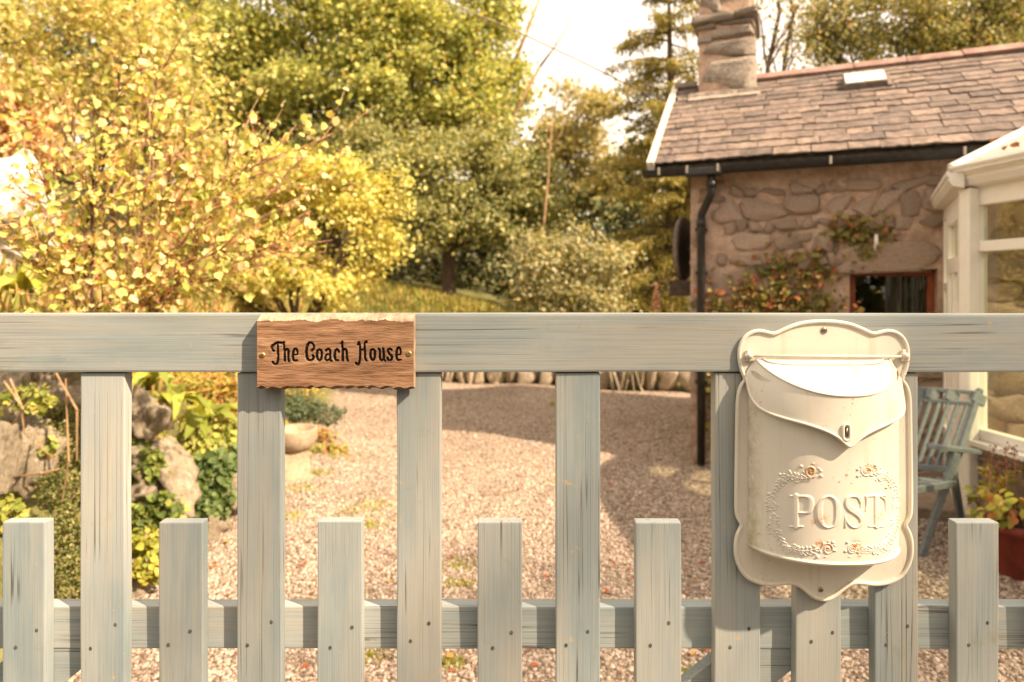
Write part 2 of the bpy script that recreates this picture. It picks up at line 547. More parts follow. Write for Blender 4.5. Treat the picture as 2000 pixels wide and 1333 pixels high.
M = dict(
    rail=painted_wood('painted_wood_rail', 'x'), picket=painted_wood('painted_wood_picket', 'z'),
    sign=sign_wood(), enamel=enamel('cream_enamel'), enamel_body=enamel('cream_enamel_embossed', True),
    sign_dark=plain('letter_black', (0.022, 0.014, 0.010), 0.45, 0.3, 60, 0.3, 0.001),
    sign_edge_lit=plain('hewn_edge_lit', (0.40, 0.29, 0.20), 0.8, 0.22, 60, 0.7, 0.002),  # pale tone of the sunlit top and right edges put into colour
    sign_bark_shade=plain('hewn_edge_shade', (0.17, 0.085, 0.045), 0.8, 0.25, 60, 0.7, 0.002),  # dark brown carries the shade of the down-facing edge in its colour
    steel=plain('screw_steel', (0.30, 0.26, 0.21), 0.38, 0.25, 200, 0.2, 0.0005, 0.8),
    brass=plain('screw_brass', (0.50, 0.36, 0.14), 0.4, 0.25, 200, 0.2, 0.0005, 0.8),
    nail=plain('nail_dark', (0.10, 0.10, 0.095), 0.6, 0.3, 100, 0.2, 0.0005),
    keyhole=plain('keyhole_dark', (0.10, 0.085, 0.06), 0.6, 0.3, 100, 0.2, 0.0005),
    slate=slate_mat(), ridge=plain('ridge_tile_clay', (0.27, 0.165, 0.135), 0.85, 0.22, 9, 0.4, 0.006),
    mortar=mortar_mat(),
    wallstone=stone_mat('wall_stone', (0.40, 0.28, 0.21), (0.64, 0.48, 0.375), (0.74, 0.60, 0.49), 9, 0.05, (0.56, 0.40, 0.30)),
    chimney=stone_mat('chimney_stone', (0.20, 0.165, 0.14), (0.50, 0.42, 0.35), (0.64, 0.56, 0.48), 8, 0.05),
    rock=stone_mat('limestone_rock', (0.22, 0.15, 0.10), (0.50, 0.41, 0.32), (0.72, 0.63, 0.53), 5, 0.04, (0.42, 0.36, 0.20)),
    crag=stone_mat('white_limestone', (0.62, 0.56, 0.48), (0.74, 0.70, 0.63), (0.80, 0.77, 0.72), 2.5, 0.03),
    bath=stone_mat('birdbath_stone', (0.36, 0.26, 0.17), (0.47, 0.36, 0.25), (0.55, 0.44, 0.32), 7, 0.01),
    upvc=plain('white_upvc', (0.78, 0.74, 0.67), 0.35, 0.05, 3, 0.02, 0.001),
    bargeboard=plain('white_bargeboard', (0.66, 0.60, 0.50), 0.6, 0.10, 20, 0.2, 0.002),
    
    gutter=plain('black_gutter', (0.022, 0.020, 0.019), 0.38, 0.25, 25, 0.1, 0.001),
    bracket=plain('gutter_bracket', (0.34, 0.30, 0.25), 0.5, 0.2, 60, 0.1, 0.001),
    fascia=plain('dark_fascia', (0.075, 0.058, 0.04), 0.8, 0.3, 18, 0.3, 0.003),
    redwood=plain('red_brown_frame', (0.26, 0.065, 0.026), 0.45, 0.2, 14, 0.15, 0.002),
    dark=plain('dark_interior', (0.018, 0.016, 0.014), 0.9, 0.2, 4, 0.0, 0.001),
    curtain=plain('grey_curtain', (0.16, 0.15, 0.15), 0.85, 0.15, 9, 0.2, 0.004),
    glass=glass_mat('window_glass', (0.47, 0.52, 0.40), 0.05), skyglass=plain('skylight_pane', (0.66, 0.62, 0.55), 0.3, 0.05, 6, 0.02, 0.001),
    lead=plain('lead_flashing', (0.16, 0.13, 0.11), 0.7, 0.2, 15, 0.3, 0.003),
    chair=painted_wood('chair_paint', 'z'), redpot=plain('red_pot', (0.20, 0.035, 0.022), 0.55, 0.2, 12, 0.15, 0.002),
    soil=plain('soil', (0.05, 0.035, 0.02), 0.95, 0.3, 30, 0.8, 0.01),
    leaf=leaf_mat('leaf'), leaf_dry=leaf_mat('leaf_dry', 0.2, 0.7), grass=leaf_mat('grass_blades', 0.3),
    bark=bark_mat('bark', (0.10, 0.07, 0.045)), twig=bark_mat('twig', (0.36, 0.23, 0.13)), redtwig=bark_mat('red_twig', (0.40, 0.20, 0.12)),
    gravel=gravel_mat(), cable=plain('cable_grey', (0.24, 0.19, 0.16), 0.7, 0.1, 5, 0.0, 0.001),
    disc=plain('dark_disc', (0.018, 0.019, 0.021), 0.5, 0.3, 14, 0.3, 0.004), discrim=plain('disc_rim', (0.20, 0.16, 0.125), 0.8, 0.2, 14, 0.4, 0.004),
    bluegrey=plain('pale_blue_glaze', (0.42, 0.47, 0.50), 0.3, 0.1, 8, 0.05, 0.001),
    trough=plain('trough_brown', (0.055, 0.036, 0.026), 0.8, 0.25, 20, 0.3, 0.003),
    slab=stone_mat('paving_stone', (0.16, 0.12, 0.09), (0.25, 0.19, 0.145), (0.33, 0.26, 0.2), 5, 0.01),
)
# chair paint: a bluer tone than the gate
def chair_paint():
    m, nt, out = newmat('blue_grey_chair_paint'); N = NT(nt)
    a = N.noise(N.coords((40, 40, 40)), 1.0, 5, 0.6)
    col = N.ramp(a, [(0.3, (0.14, 0.165, 0.175)), (0.6, (0.20, 0.225, 0.235)), (0.8, (0.29, 0.29, 0.27))])
    N.bsdf(out, col, 0.6, N.bump(a, 0.4, 0.001), spec=0.3)
    return m
M['chair'] = chair_paint()


def pebble_mat():
    m, nt, out = newmat('pebble'); N = NT(nt)
    at = N.n('ShaderNodeAttribute', attribute_name='Col')
    v = N.coords(jitter=False)
    col = N.mix(0.6, at.outputs['Color'], N.mix(1.0, at.outputs['Color'], N.ramp(N.noise(v, 160, 4, 0.6), [(0.3, 0.6), (0.7, 1.15)]), 'MULTIPLY'))
    N.bsdf(out, col, 0.85, None, spec=0.2)
    return m
M['pebble'] = pebble_mat()


def polycarb():
    m, nt, out = newmat('white_roof_panel'); N = NT(nt)
    f = N.noise(N.coords((3, 3, 3)), 2.0, 5, 0.6)
    col = N.ramp(f, [(0.35, (0.64, 0.61, 0.56)), (0.65, (0.76, 0.73, 0.68))])
    b = N.n('ShaderNodeBsdfPrincipled'); N.l(col, b.inputs['Base Color']); b.inputs['Roughness'].default_value = 0.4
    t = N.n('ShaderNodeBsdfTranslucent'); N.l(col, t.inputs['Color'])
    tr = N.n('ShaderNodeBsdfTransparent')
    m1 = N.n('ShaderNodeMixShader'); m1.inputs[0].default_value = 0.45
    N.l(b.outputs[0], m1.inputs[1]); N.l(t.outputs[0], m1.inputs[2])
    m2 = N.n('ShaderNodeMixShader'); m2.inputs[0].default_value = 0.25
    N.l(m1.outputs[0], m2.inputs[1]); N.l(tr.outputs[0], m2.inputs[2])
    N.l(m2.outputs[0], out.inputs[0])
    return m
M['polyroof'] = polycarb()


# ------------------------------------------------------------------ ground
def edge_x(y):
    return -1.95 - 0.20 * np.maximum(0, y - 6.0) + 0.07 * np.sin(y * 2.3) + 0.05 * np.sin(y * 5.1 + 1)


def wall_y(x):
    """line of the low stone wall at the back of the drive"""
    return 10.25 - 0.32 * (x + 1.0)


def ground(x, y):
    x = np.asarray(x, dtype=float); y = np.asarray(y, dtype=float)
    d = edge_x(y) - x
    z = 1.25 * sstep(0.0, 1.05, d) + 0.30 * np.maximum(0, d - 1.0) * sstep(0, 3, d)
    z = z * sstep(1.2, 2.2, y)
    z = np.minimum(z, 5.0)
    hb = np.interp(x, [-6, -2.6, -0.6, 1.2, 4], [1.7, 1.42, 1.0, 0.55, 0.45])
    back = (y - wall_y(x))
    zb = hb * sstep(0.05, 2.4, back) + 0.05 * np.maximum(0, back - 3)
    z = np.maximum(z, zb)
    z = z + 0.10 * sstep(1.5, 2.1, x) * (1 - sstep(7, 9, y))
    z = z + 0.012 * np.sin(x * 3.1 + y * 1.3) + 0.01 * np.sin(y * 4.7 - x * 2.0)
    far = np.maximum(0, y - 18)
    z = z + 0.14 * far * sstep(2, -14, x)
    return np.minimum(z, 14)


def gz(x, y): return float(ground(x, y))


def ax(lo, hi, c0, c1, fine, coarse):
    a = list(np.arange(c0, c1, fine))
    left, s = [], fine
    p = c0
    while p > lo:
        s = min(coarse, s * 1.25); p -= s; left.append(p)
    right, s = [], fine
    p = a[-1]
    while p < hi:
        s = min(coarse, s * 1.25); p += s; right.append(p)
    return np.array(left[::-1] + a + right)


gx = ax(-240, 240, -6, 5, 0.085, 30)
gy = ax(-30, 400, 1.0, 14, 0.085, 30)
GX, GY = np.meshgrid(gx, gy)
GZ = ground(GX, GY)
nx, ny = len(gx), len(gy)
idx = np.arange(nx * ny).reshape(ny, nx)
Q = np.stack([idx[:-1, :-1], idx[:-1, 1:], idx[1:, 1:], idx[1:, :-1]], -1).reshape(-1, 4)
drive = sstep(-0.10, 0.10, GX - edge_x(GY) + 0.08 * np.sin(GX * 9 + GY * 7)) * (1 - sstep(-0.1, 0.15, GY - wall_y(GX)))
gme = bigmesh('ground', np.stack([GX, GY, GZ], -1).reshape(-1, 3), Q, M['gravel'], smooth=True, attr={'drive': drive.ravel()})
tag(put('ground', gme), kind='structure')


def pebbles(n, x0, x1, y0, y1, smin, smax):
    y = np.sqrt(rng.uniform(y0 * y0, y1 * y1, n)) if False else rng.uniform(y0, y1, n)
    x = rng.uniform(-1, 1, n) * y * 0.84
    x = np.clip(x, x0, x1) + rng.normal(0, 0.01, n)
    keep = (x > edge_x(y) - 0.03 + rng.normal(0, 0.06, n)) & (y < wall_y(x) - 0.1)
    x, y = x[keep], y[keep]
    thin = np.array([mnoise.noise(Vector((a * 2.3, b * 2.0, 21))) for a, b in zip(x, y)])
    ok = rng.uniform(0, 1, len(x)) > sstep(0.15, 0.6, thin) * 0.85
    x, y = x[ok], y[ok]
    n = len(x)
    base = np.array([(i, j, k) for k in (-1, 1) for j in (-1, 1) for i in (-1, 1)], dtype=float)
    fq = np.array([(0, 2, 3, 1), (4, 5, 7, 6), (0, 1, 5, 4), (2, 6, 7, 3), (0, 4, 6, 2), (1, 3, 7, 5)])
    s = rng.uniform(smin, smax, n)
    sc = s[:, None] * rng.uniform(0.55, 1.0, (n, 3)) * np.array((1, 1, 0.62))
    v = base[None] * rng.uniform(0.5, 1.0, (n, 8, 3)) * sc[:, None]
    a = rng.uniform(0, 6.283, n); b = rng.normal(0, 0.35, n)
    ca, sa, cb, sb = np.cos(a), np.sin(a), np.cos(b), np.sin(b)
    X = v[..., 0] * cb[:, None] - v[..., 2] * sb[:, None]
    Z = v[..., 0] * sb[:, None] + v[..., 2] * cb[:, None]
    X2 = X * ca[:, None] - v[..., 1] * sa[:, None]
    Y2 = X * sa[:, None] + v[..., 1] * ca[:, None]
    z = ground(x, y) + s * 0.22
    V = np.stack([X2 + x[:, None], Y2 + y[:, None], Z + z[:, None]], -1).reshape(-1, 3)
    Qp = (fq[None] + (np.arange(n) * 8)[:, None, None]).reshape(-1, 4)
    pal = np.array([(0.33, 0.25, 0.19), (0.44, 0.34, 0.265), (0.52, 0.415, 0.335), (0.60, 0.50, 0.42), (0.24, 0.175, 0.13), (0.46, 0.365, 0.29)])
    big = np.array([mnoise.noise(Vector((a * 1.1, b * 0.9, 3))) + 0.6 * mnoise.noise(Vector((a * 3.1, b * 2.7, 9))) for a, b in zip(x, y)])
    c = pal[rng.integers(0, len(pal), n)] * rng.uniform(0.85, 1.12, (n, 1)) * (1.0 + 0.16 * big[:, None])
    return V, Qp, np.repeat(c, 8, axis=0)


pv = [pebbles(72000, -2.2, 3.2, 2.15, 5.6, 0.006, 0.0145), pebbles(22000, -2.8, 3.2, 5.6, 9.8, 0.009, 0.016)]
off = len(pv[0][0])
pme = bigmesh('gravel_stones', np.concatenate([pv[0][0], pv[1][0]]), np.concatenate([pv[0][1], pv[1][1] + off]), M['pebble'],
              np.concatenate([pv[0][2], pv[1][2]]), smooth=False)
o = put('gravel', pme)
tag(o, 'loose pale pinkish gravel covering the drive behind the gate', 'gravel', kind='stuff')


# ------------------------------------------------------------------ leaves
def leafverts(Pn, L, W, axis, nrm, col, shape='quad', fold=0.18):
    """one small folded leaf per point; returns V, Q, C"""
    n = len(Pn)
    axis = axis / (np.linalg.norm(axis, axis=1, keepdims=True) + 1e-9)
    side = np.cross(axis, nrm); side /= np.linalg.norm(side, axis=1, keepdims=True) + 1e-9
    up = np.cross(side, axis)
    L = L[:, None]; W = W[:, None]
    if shape == 'quad':
        V = np.stack([Pn, Pn + axis * L * 0.5 + side * W * 0.5 + up * W * fold, Pn + axis * L, Pn + axis * L * 0.5 - side * W * 0.5 + up * W * fold], 1)
        q = np.array([[0, 1, 2, 3]]); k = 4
    else:
        V = np.stack([Pn, Pn + axis * L - up * L * 0.12,
                      Pn + axis * L * 0.28 + side * W * 0.48 + up * W * fold, Pn + axis * L * 0.68 + side * W * 0.42 + up * W * fold * 0.8,
                      Pn + axis * L * 0.28 - side * W * 0.48 + up * W * fold, Pn + axis * L * 0.68 - side * W * 0.42 + up * W * fold * 0.8], 1)
        q = np.array([[0, 2, 3, 1], [0, 1, 5, 4]]); k = 6
    Qd = (q[None] + (np.arange(n) * k)[:, None, None]).reshape(-1, 4)
    return V.reshape(-1, 3), Qd, np.repeat(col, k, axis=0)


def pick(pal, n, w=None, jit=0.15):
    pal = np.array(pal)
    i = rng.choice(len(pal), n, p=None if w is None else np.array(w) / sum(w))
    return pal[i] * rng.uniform(1 - jit, 1 + jit, (n, 1))


def unit(n):
    v = rng.normal(0, 1, (n, 3))
    return v / np.linalg.norm(v, axis=1, keepdims=True)


def crown_points(lobes, Y, n, clump=0.30, per=40, shell=0.55, dz=1.0, bough=0.36, nb=11):
    """leaf positions and leaning: lobes (px, py, rx, ry[, dY]) carry flattened boughs, boughs carry clumps of leaves"""
    area = np.array([l[2] * l[3] for l in lobes], dtype=float)
    cnt = np.maximum(nb, (area / area.sum() * n / per)).astype(int)
    out, outn = [], []
    for l, c in zip(lobes, cnt):
        y0 = Y + (l[4] if len(l) > 4 else 0)
        ctr = P(l[0], l[1], y0)
        rx, rz = l[2] / F * y0, l[3] / F * y0
        ry = (rx + rz) / 2 * dz
        k = max(1, c // nb)
        for _ in range(nb):
            ub = unit(1)[0]
            bc = ctr + ub * max(shell, rng.uniform(0, 1) ** 0.45) * np.array((rx, ry, rz))
            br = bough * (rx + rz) / 2 * rng.uniform(0.65, 1.4)
            u = unit(k)
            up_ = rng.uniform(0, 1, k) < 0.78
            u[:, 2] = np.where(up_, np.abs(u[:, 2]), -np.abs(u[:, 2]) * 0.5)
            cc = bc + u * br * np.array((1.1, 1.1, 0.75)) * rng.uniform(0.55, 1.0, (k, 1))
            cs = clump * rng.uniform(0.5, 1.3, k)
            pts = np.repeat(cc, per, 0) + rng.normal(0, 1, (k * per, 3)) * np.repeat(cs, per)[:, None] * np.array((1, 1, 0.7))
            nn = np.repeat(u, per, 0) * 0.5 + np.array((0, -0.1, 0.6)) + rng.normal(0, 0.5, (k * per, 3))
            out.append(pts); outn.append(nn)
    return np.concatenate(out), np.concatenate(outn)


def foliage(name, pts, nrm, size, pal, w, parent, mat=None, shape='quad', ratio=0.75, label=None, jit=0.18):
    n = len(pts)
    L = size * rng.uniform(0.6, 1.25, n)
    axis = rng.normal(0, 1, (n, 3)); axis[:, 2] -= 0.5
    V, Qd, C = leafverts(pts, L, L * ratio, axis, nrm / np.linalg.norm(nrm, axis=1, keepdims=True), pick(pal, n, w, jit), shape)
    c = V.mean(axis=0)
    o = put(name, bigmesh(name, V - c, Qd, mat or M['leaf'], C), parent, c)
    o['kind'] = 'stuff'
    if label: o['label'] = label
    return o


def limb(a, b, r0, r1, bend=0.15, n=6, steps=6):
    a, b = np.array(a, dtype=float), np.array(b, dtype=float)
    L = np.linalg.norm(b - a)
    o1 = rng.normal(0, bend * L * 0.5, 3)
    pts, rad = [], []
    for i in range(steps + 1):
        t = i / steps
        pts.append(a + (b - a) * t + o1 * math.sin(math.pi * t) + rng.normal(0, 0.012 * L, 3) * (0 < i < steps))
        rad.append(r0 + (r1 - r0) * t)
    return pts, rad, n


def tree(name, label, base, lobes, Y, n, size, pal, w, trunk_r, clump, per=40, shell=0.5, group='trees beyond the garden',
         cat='tree', barkm=None, ratio=0.75, twigs=2, dz=1.0, extra=None, crown_label=None):
    root = empty(name, base, label, cat, group)
    paths = []
    tops = [P(l[0], l[1], Y + (l[4] if len(l) > 4 else 0)) for l in lobes]
    zt = max(t[2] for t in tops)
    mid = np.mean(tops, axis=0)
    b = np.array(base, dtype=float)
    fork = b + (np.array((mid[0], mid[1], b[2] + (zt - b[2]) * 0.35)) - b) * np.array((0.35, 0.35, 1.0))
    paths.append(limb(b - np.array((0, 0, 0.15)), fork, trunk_r, trunk_r * 0.7, 0.06, 9))
    for l, t in zip(lobes, tops):
        p = limb(fork, t, trunk_r * 0.5, trunk_r * 0.16, 0.15, 7)
        paths.append(p)
        y0 = Y + (l[4] if len(l) > 4 else 0)
        rr = np.array((l[2], (l[2] + l[3]) / 2, l[3])) / F * y0
        for k in range(twigs):
            q = p[0][rnd.choice([3, 4, 5])]
            paths.append(limb(q, t + unit(1)[0] * rr * 0.85, trunk_r * 0.17, trunk_r * 0.04, 0.15, 5))
    V, Qd = tubes_np(paths + (extra or []))
    c = V.mean(axis=0)
    put('trunk', bigmesh('trunk', V - c, Qd, barkm or M['bark'], smooth=True), root, c)
    pts, nn = crown_points(lobes, Y, n, clump, per, shell, dz)
    foliage('crown', pts, nn, size, pal, w, root, ratio=ratio, label=crown_label)
    return root


YG = [(0.44, 0.455, 0.14), (0.53, 0.52, 0.16), (0.34, 0.37, 0.11), (0.61, 0.55, 0.18), (0.24, 0.28, 0.085), (0.56, 0.42, 0.15)]
MG = [(0.28, 0.295, 0.115), (0.37, 0.37, 0.16), (0.20, 0.22, 0.08), (0.44, 0.40, 0.17), (0.50, 0.43, 0.14)]
DG = [(0.09, 0.11, 0.035), (0.13, 0.145, 0.045), (0.06, 0.08, 0.025), (0.20, 0.18, 0.06)]
YY = [(0.70, 0.61, 0.17), (0.62, 0.58, 0.17), (0.50, 0.51, 0.14), (0.76, 0.66, 0.27), (0.40, 0.43, 0.11)]
RU = [(0.66, 0.43, 0.23), (0.72, 0.50, 0.27), (0.55, 0.33, 0.16), (0.64, 0.52, 0.22)]
CN = [(0.36, 0.31, 0.10), (0.29, 0.26, 0.08), (0.45, 0.36, 0.13), (0.21, 0.20, 0.06)]
PG = [(0.34, 0.33, 0.17), (0.43, 0.40, 0.23), (0.24, 0.25, 0.11), (0.50, 0.45, 0.26), (0.55, 0.42, 0.14)]
OL = [(0.33, 0.31, 0.12), (0.26, 0.26, 0.09), (0.41, 0.35, 0.14), (0.18, 0.19, 0.065), (0.46, 0.28, 0.14)]

# far-off wood on the hillside: reads as one dark mass
pts, nn = crown_points([(-150, 150, 260, 260), (150, 120, 260, 240), (450, 160, 260, 260), (700, 200, 220, 260), (880, 380, 170, 150),
                        (600, 430, 220, 130), (250, 430, 260, 160), (-50, 420, 260, 160), (1000, 470, 120, 90), (420, 260, 200, 150), (560, 220, 160, 120), (760, 180, 160, 130), (1000, 330, 70, 120), (1180, 460, 120, 90), (1300, 440, 90, 90)], 27, 44000, 0.8, 40, 0.2)
o = foliage('far_wood', pts, nn, 0.36, DG + MG, [3, 3, 2, 2, 2, 2, 1, 1, 1], None)
tag(o, 'dense dark green wood filling the hillside behind the yellow trees', 'woodland', kind='stuff')
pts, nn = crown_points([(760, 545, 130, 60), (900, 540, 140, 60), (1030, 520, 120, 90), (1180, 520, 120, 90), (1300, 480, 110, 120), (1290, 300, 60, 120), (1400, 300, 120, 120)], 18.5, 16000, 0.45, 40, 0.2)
o = foliage('undergrowth', pts, nn, 0.2, [(0.05, 0.055, 0.02), (0.075, 0.08, 0.03), (0.035, 0.04, 0.015), (0.10, 0.09, 0.035)], None, None)  # very dark leaf greens carry the canopy shade in their colour
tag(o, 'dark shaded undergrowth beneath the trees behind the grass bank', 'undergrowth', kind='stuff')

def tbase(px, Y): 
    x = (px - 1000) / F * Y
    return (x, Y, gz(x, Y))

tree('maple_tree', 'tall spreading tree with yellow-green leaves reaching the top left of the sky', tbase(640, 17.5),
     [(330, 60, 210, 150, 0.5), (560, 40, 190, 130), (760, 40, 170, 130), (930, 70, 95, 120, -0.5), (690, 200, 170, 90, -1), (480, 150, 150, 90, -1), (890, 190, 120, 95, -1), (980, 190, 70, 80), (820, 120, 150, 110, -0.6)],
     16.5, 74000, 0.135, YG, [3, 3, 3, 1.6, 2, 0.4], 0.28, 0.27, 45, 0.55)
tree('broadleaf_tree', 'mid-green broadleaf tree with a dark forked trunk at the edge of the grass', tbase(880, 13.6),
     [(900, 370, 130, 90), (770, 330, 110, 85, 0.4), (1010, 330, 80, 100, 0.5), (860, 455, 100, 50, -0.3), (990, 420, 80, 70), (680, 300, 100, 70, 0.8), (620, 350, 90, 80, 1), (930, 280, 90, 70, 0.5), (1050, 420, 60, 70, 0.8)],
     13.6, 46000, 0.10, MG, [3, 3, 2, 2, 0.8], 0.17, 0.19, 45, 0.55)
tree('round_tree', 'far round-topped tree against the sky left of the conifer', tbase(1120, 26),
     [(1130, 235, 70, 72), (1090, 310, 75, 70), (1175, 310, 60, 70), (1120, 400, 90, 80), (1210, 380, 60, 60)],
     26, 15000, 0.20, [(0.40, 0.36, 0.15), (0.48, 0.42, 0.18), (0.32, 0.30, 0.12), (0.52, 0.42, 0.2)], None, 0.2, 0.36, 45, 0.45)
tree('overhanging_tree', 'spreading tree with autumn leaves behind the far end of the roof', tbase(1800, 13),
     [(1700, 40, 110, 70), (1850, 20, 140, 90), (1960, 50, 90, 80), (1640, 90, 60, 50), (1770, 110, 90, 50), (1900, 110, 100, 50), (1600, 40, 40, 50), (2080, 30, 90, 90)],
     13, 30000, 0.085, OL, [3, 3, 2, 2, 0.7], 0.15, 0.2, 40, 0.45)
tree('rust_tree', 'rusty orange tree on the bank at the far left edge', tbase(20, 9),
     [(10, 200, 90, 90), (-40, 290, 100, 80), (40, 290, 60, 50)], 9, 11000, 0.09, RU, None, 0.1, 0.2, 40, 0.3)
tree('field_maple', 'bright yellow small tree with a rounded crown behind the wooden sign', tbase(600, 7.2),
     [(600, 430, 130, 100), (680, 350, 90, 60), (735, 500, 60, 40), (520, 500, 110, 80), (650, 560, 120, 45), (440, 560, 110, 55), (430, 420, 100, 90), (765, 365, 45, 40), (540, 340, 80, 60), (730, 420, 60, 60), (320, 560, 100, 50), (150, 570, 140, 50)],
     7.2, 34000, 0.055, YY, [3, 3, 2, 2, 1], 0.06, 0.095, 45, 0.45, group='trees in the garden')
tree('hedge_tree', 'olive and yellow tree with fine bare twigs at the top left corner', tbase(150, 6.8),
     [(90, 30, 170, 80), (260, 80, 130, 90), (180, 180, 130, 80), (330, 190, 100, 70), (60, 130, 90, 50), (280, 290, 120, 70), (400, 290, 90, 70)], 6.6, 12500, 0.062,
     [(0.60, 0.54, 0.20), (0.50, 0.49, 0.16), (0.38, 0.40, 0.12), (0.68, 0.60, 0.28), (0.60, 0.44, 0.22)], None, 0.05, 0.15, 35, 0.25, barkm=M['twig'], twigs=7, group='trees in the garden')
tree('variegated_shrub', 'pale grey-green rounded shrub beside the trees left of the cottage corner', tbase(1110, 10.9),
     [(1110, 540, 100, 60), (1060, 500, 60, 40), (1185, 565, 55, 40), (1030, 570, 50, 35), (1130, 480, 60, 35), (1180, 520, 45, 40), (1110, 600, 120, 40)], 10.9, 13000, 0.075, PG, [3, 3, 2, 2, 0.8], 0.05, 0.15, 35, 0.35,
     group='shrubs along the back of the drive', cat='shrub', twigs=3)

# conifer: tiers of drooping sprays
def conifer():
    b = tbase(1310, 12.4)
    root = empty('conifer_tree', b, 'tall golden-green conifer with drooping sprays left of the stone chimney', 'conifer', None)
    top = P(1305, -60, 12.4)
    paths = [([np.array(b) - (0, 0, .1), (np.array(b) + top) / 2 + (0.05, 0, 0), top], [0.17, 0.1, 0.015], 8)]
    ptsl, nl = [], []
    H = top[2] - b[2]
    for i in range(170):
        t = rnd.uniform(0.04, 1.0)
        z = b[2] + H * t
        ln = (1.0 - t) ** 0.55 * 2.0 * rnd.uniform(0.55, 1.15) + 0.15
        a = rnd.uniform(0, 2 * math.pi)
        x0 = b[0] + (top[0] - b[0]) * t
        s = np.array((x0, b[1], z)); e = s + np.array((math.cos(a) * ln, math.sin(a) * ln, -0.10 * ln + rnd.uniform(-.1, .12)))
        m = (s + e) / 2 + (0, 0, 0.10 * ln)
        paths.append(([s, m, e], [0.022, 0.013, 0.004], 5))
        k = int(60 + 150 * ln)
        tt = rng.uniform(0.18, 1.03, k)[:, None]
        q = (1 - tt) ** 2 * s + 2 * tt * (1 - tt) * m + tt ** 2 * e
        sd = np.array((-math.sin(a), math.cos(a), 0))
        q = q + sd * (rng.normal(0, 0.16, (k, 1)) * ln * (1.1 - tt * 0.7)) + np.array((0, 0, -1)) * np.abs(rng.normal(0, 0.06, (k, 1)))
        ptsl.append(q); nl.append(np.array((0, 0, 1)) + rng.normal(0, 0.35, (k, 3)))
    V, Qd = tubes_np(paths)
    c = V.mean(axis=0)
    put('trunk', bigmesh('trunk', V - c, Qd, M['bark'], smooth=True), root, c)
    foliage('crown', np.concatenate(ptsl), np.concatenate(nl), 0.12, CN, None, root, ratio=0.3)
conifer()

# slender bare trees between the chimney and the tree behind the roof
def bare_tree(px, Y, pxt, label, ivy, forks, lean=0):
    b = tbase(px, Y)
    root = empty('slender_tree', b, label, 'tree', 'slender trees behind the chimney')
    top = P(pxt, -160, Y)
    paths = [limb(b, top, 0.07, 0.02, 0.03, 7, 9)]
    main = paths[0][0]
    pl = []
    for i in range(forks):
        k = rnd.randint(3, 8)
        s = main[k]
        e = s + np.array((rnd.uniform(-.6, .9), rnd.uniform(-.4, .4), rnd.uniform(0.7, 1.8)))
        lm = limb(s, e, 0.022, 0.005, 0.12, 5)
        paths.append(lm)
        for _ in range(3):
            q = lm[0][rnd.randint(2, 6)]
            e2 = q + np.array((rnd.uniform(-.5, .5), rnd.uniform(-.3, .3), rnd.uniform(0.1, .7)))
            paths.append(limb(q, e2, 0.008, 0.002, 0.15, 4))
            pl.append(e2 + rng.normal(0, 0.12, (26, 3)))
    V, Qd = tubes_np(paths); c = V.mean(axis=0)
    put('trunk', bigmesh('trunk', V - c, Qd, M['bark'], smooth=True), root, c)
    p = np.concatenate(pl); 
    foliage('crown', p, unit(len(p)) + (0, 0, .6), 0.07, OL, None, root)
    if ivy:
        z = rng.uniform(0, 1, 1500)[:, None] * 0.62
        q = np.array(b) + (top - np.array(b)) * z + rng.normal(0, 0.09, (1500, 3)) * np.array((1, 1, .3))
        foliage('ivy', q, unit(1500), 0.075, DG, None, root)
bare_tree(1487, 10.5, 1492, 'ivy-clad slender trunk just right of the chimney', True, 7)
bare_tree(1530, 11.2, 1560, 'thin forked bare tree between the ivy-clad trunk and the leafy tree', False, 9)

# dead pole in front of the trees
db = tbase(1058, 12.6)
o = MB().tube([P(1060, 600, 12.6), P(1062, 440, 12.6), P(1072, 330, 12.6), P(1080, 215, 12.6)], [0.03, 0.027, 0.018, 0.008], 7).tube([P(1075, 300, 12.6), P(1098, 255, 12.4)], [0.014, 0.004], 5).tube([P(1077, 262, 12.6), P(1058, 232, 12.4)], [0.012, 0.004], 5).build('dead_tree', M['twig'], None, True)
tag(o, 'bare pinkish dead trunk leaning in front of the conifer', 'dead tree')
o = MB().tube([P(985, 170, 16), P(1030, 60, 16), P(1060, -20, 16)], [0.06, 0.045, 0.02], 6).tube([P(1055, 130, 15), P(1085, 90, 15), P(1130, 15, 15)], [0.035, 0.022, 0.008], 6).tube([P(1085, 90, 15), P(1078, 55, 15)], [0.012, 0.004], 5).tube([P(1055, 130, 15), P(1000, 230, 15.6), P(975, 330, 16)], [0.035, 0.05, 0.07], 6).build('bare_branch', M['twig'], None, True)
tag(o, 'bare dark branch standing out against the sky beside the yellow-green tree', 'branch')

# grass bank
def grass(n, fn, hgt, pal, name, label, cat='grass', mat=None):
    xy = fn(n)
    x, y = xy[:, 0], xy[:, 1]
    n = len(x)
    base = np.stack([x, y, ground(x, y) - 0.01], 1)
    h = hgt * rng.uniform(0.5, 1.2, n)
    axis = rng.normal(0, 0.35, (n, 3)); axis[:, 2] = 1
    V, Qd, C = leafverts(base, h, np.full(n, 0.012) * (1 + h * 2), axis, unit(n), pick(pal, n, None, 0.2), 'leaf', 0.05)
    o = put(name, bigmesh(name, V, Qd, mat or M['grass'], C))
    tag(o, label, cat, kind='stuff')
    return o

def band(n):
    x = rng.uniform(-8.5, 2.4, n)
    y = wall_y(x) + 0.25 + rng.uniform(0, 3.6, n) ** 1.0
    return np.stack([x, y], 1)
grass(24000, band, 0.22, [(0.42, 0.34, 0.08), (0.30, 0.30, 0.06), (0.50, 0.38, 0.13), (0.22, 0.25, 0.05)], 'grass',
      'long yellowing grass on the bank behind the drive')


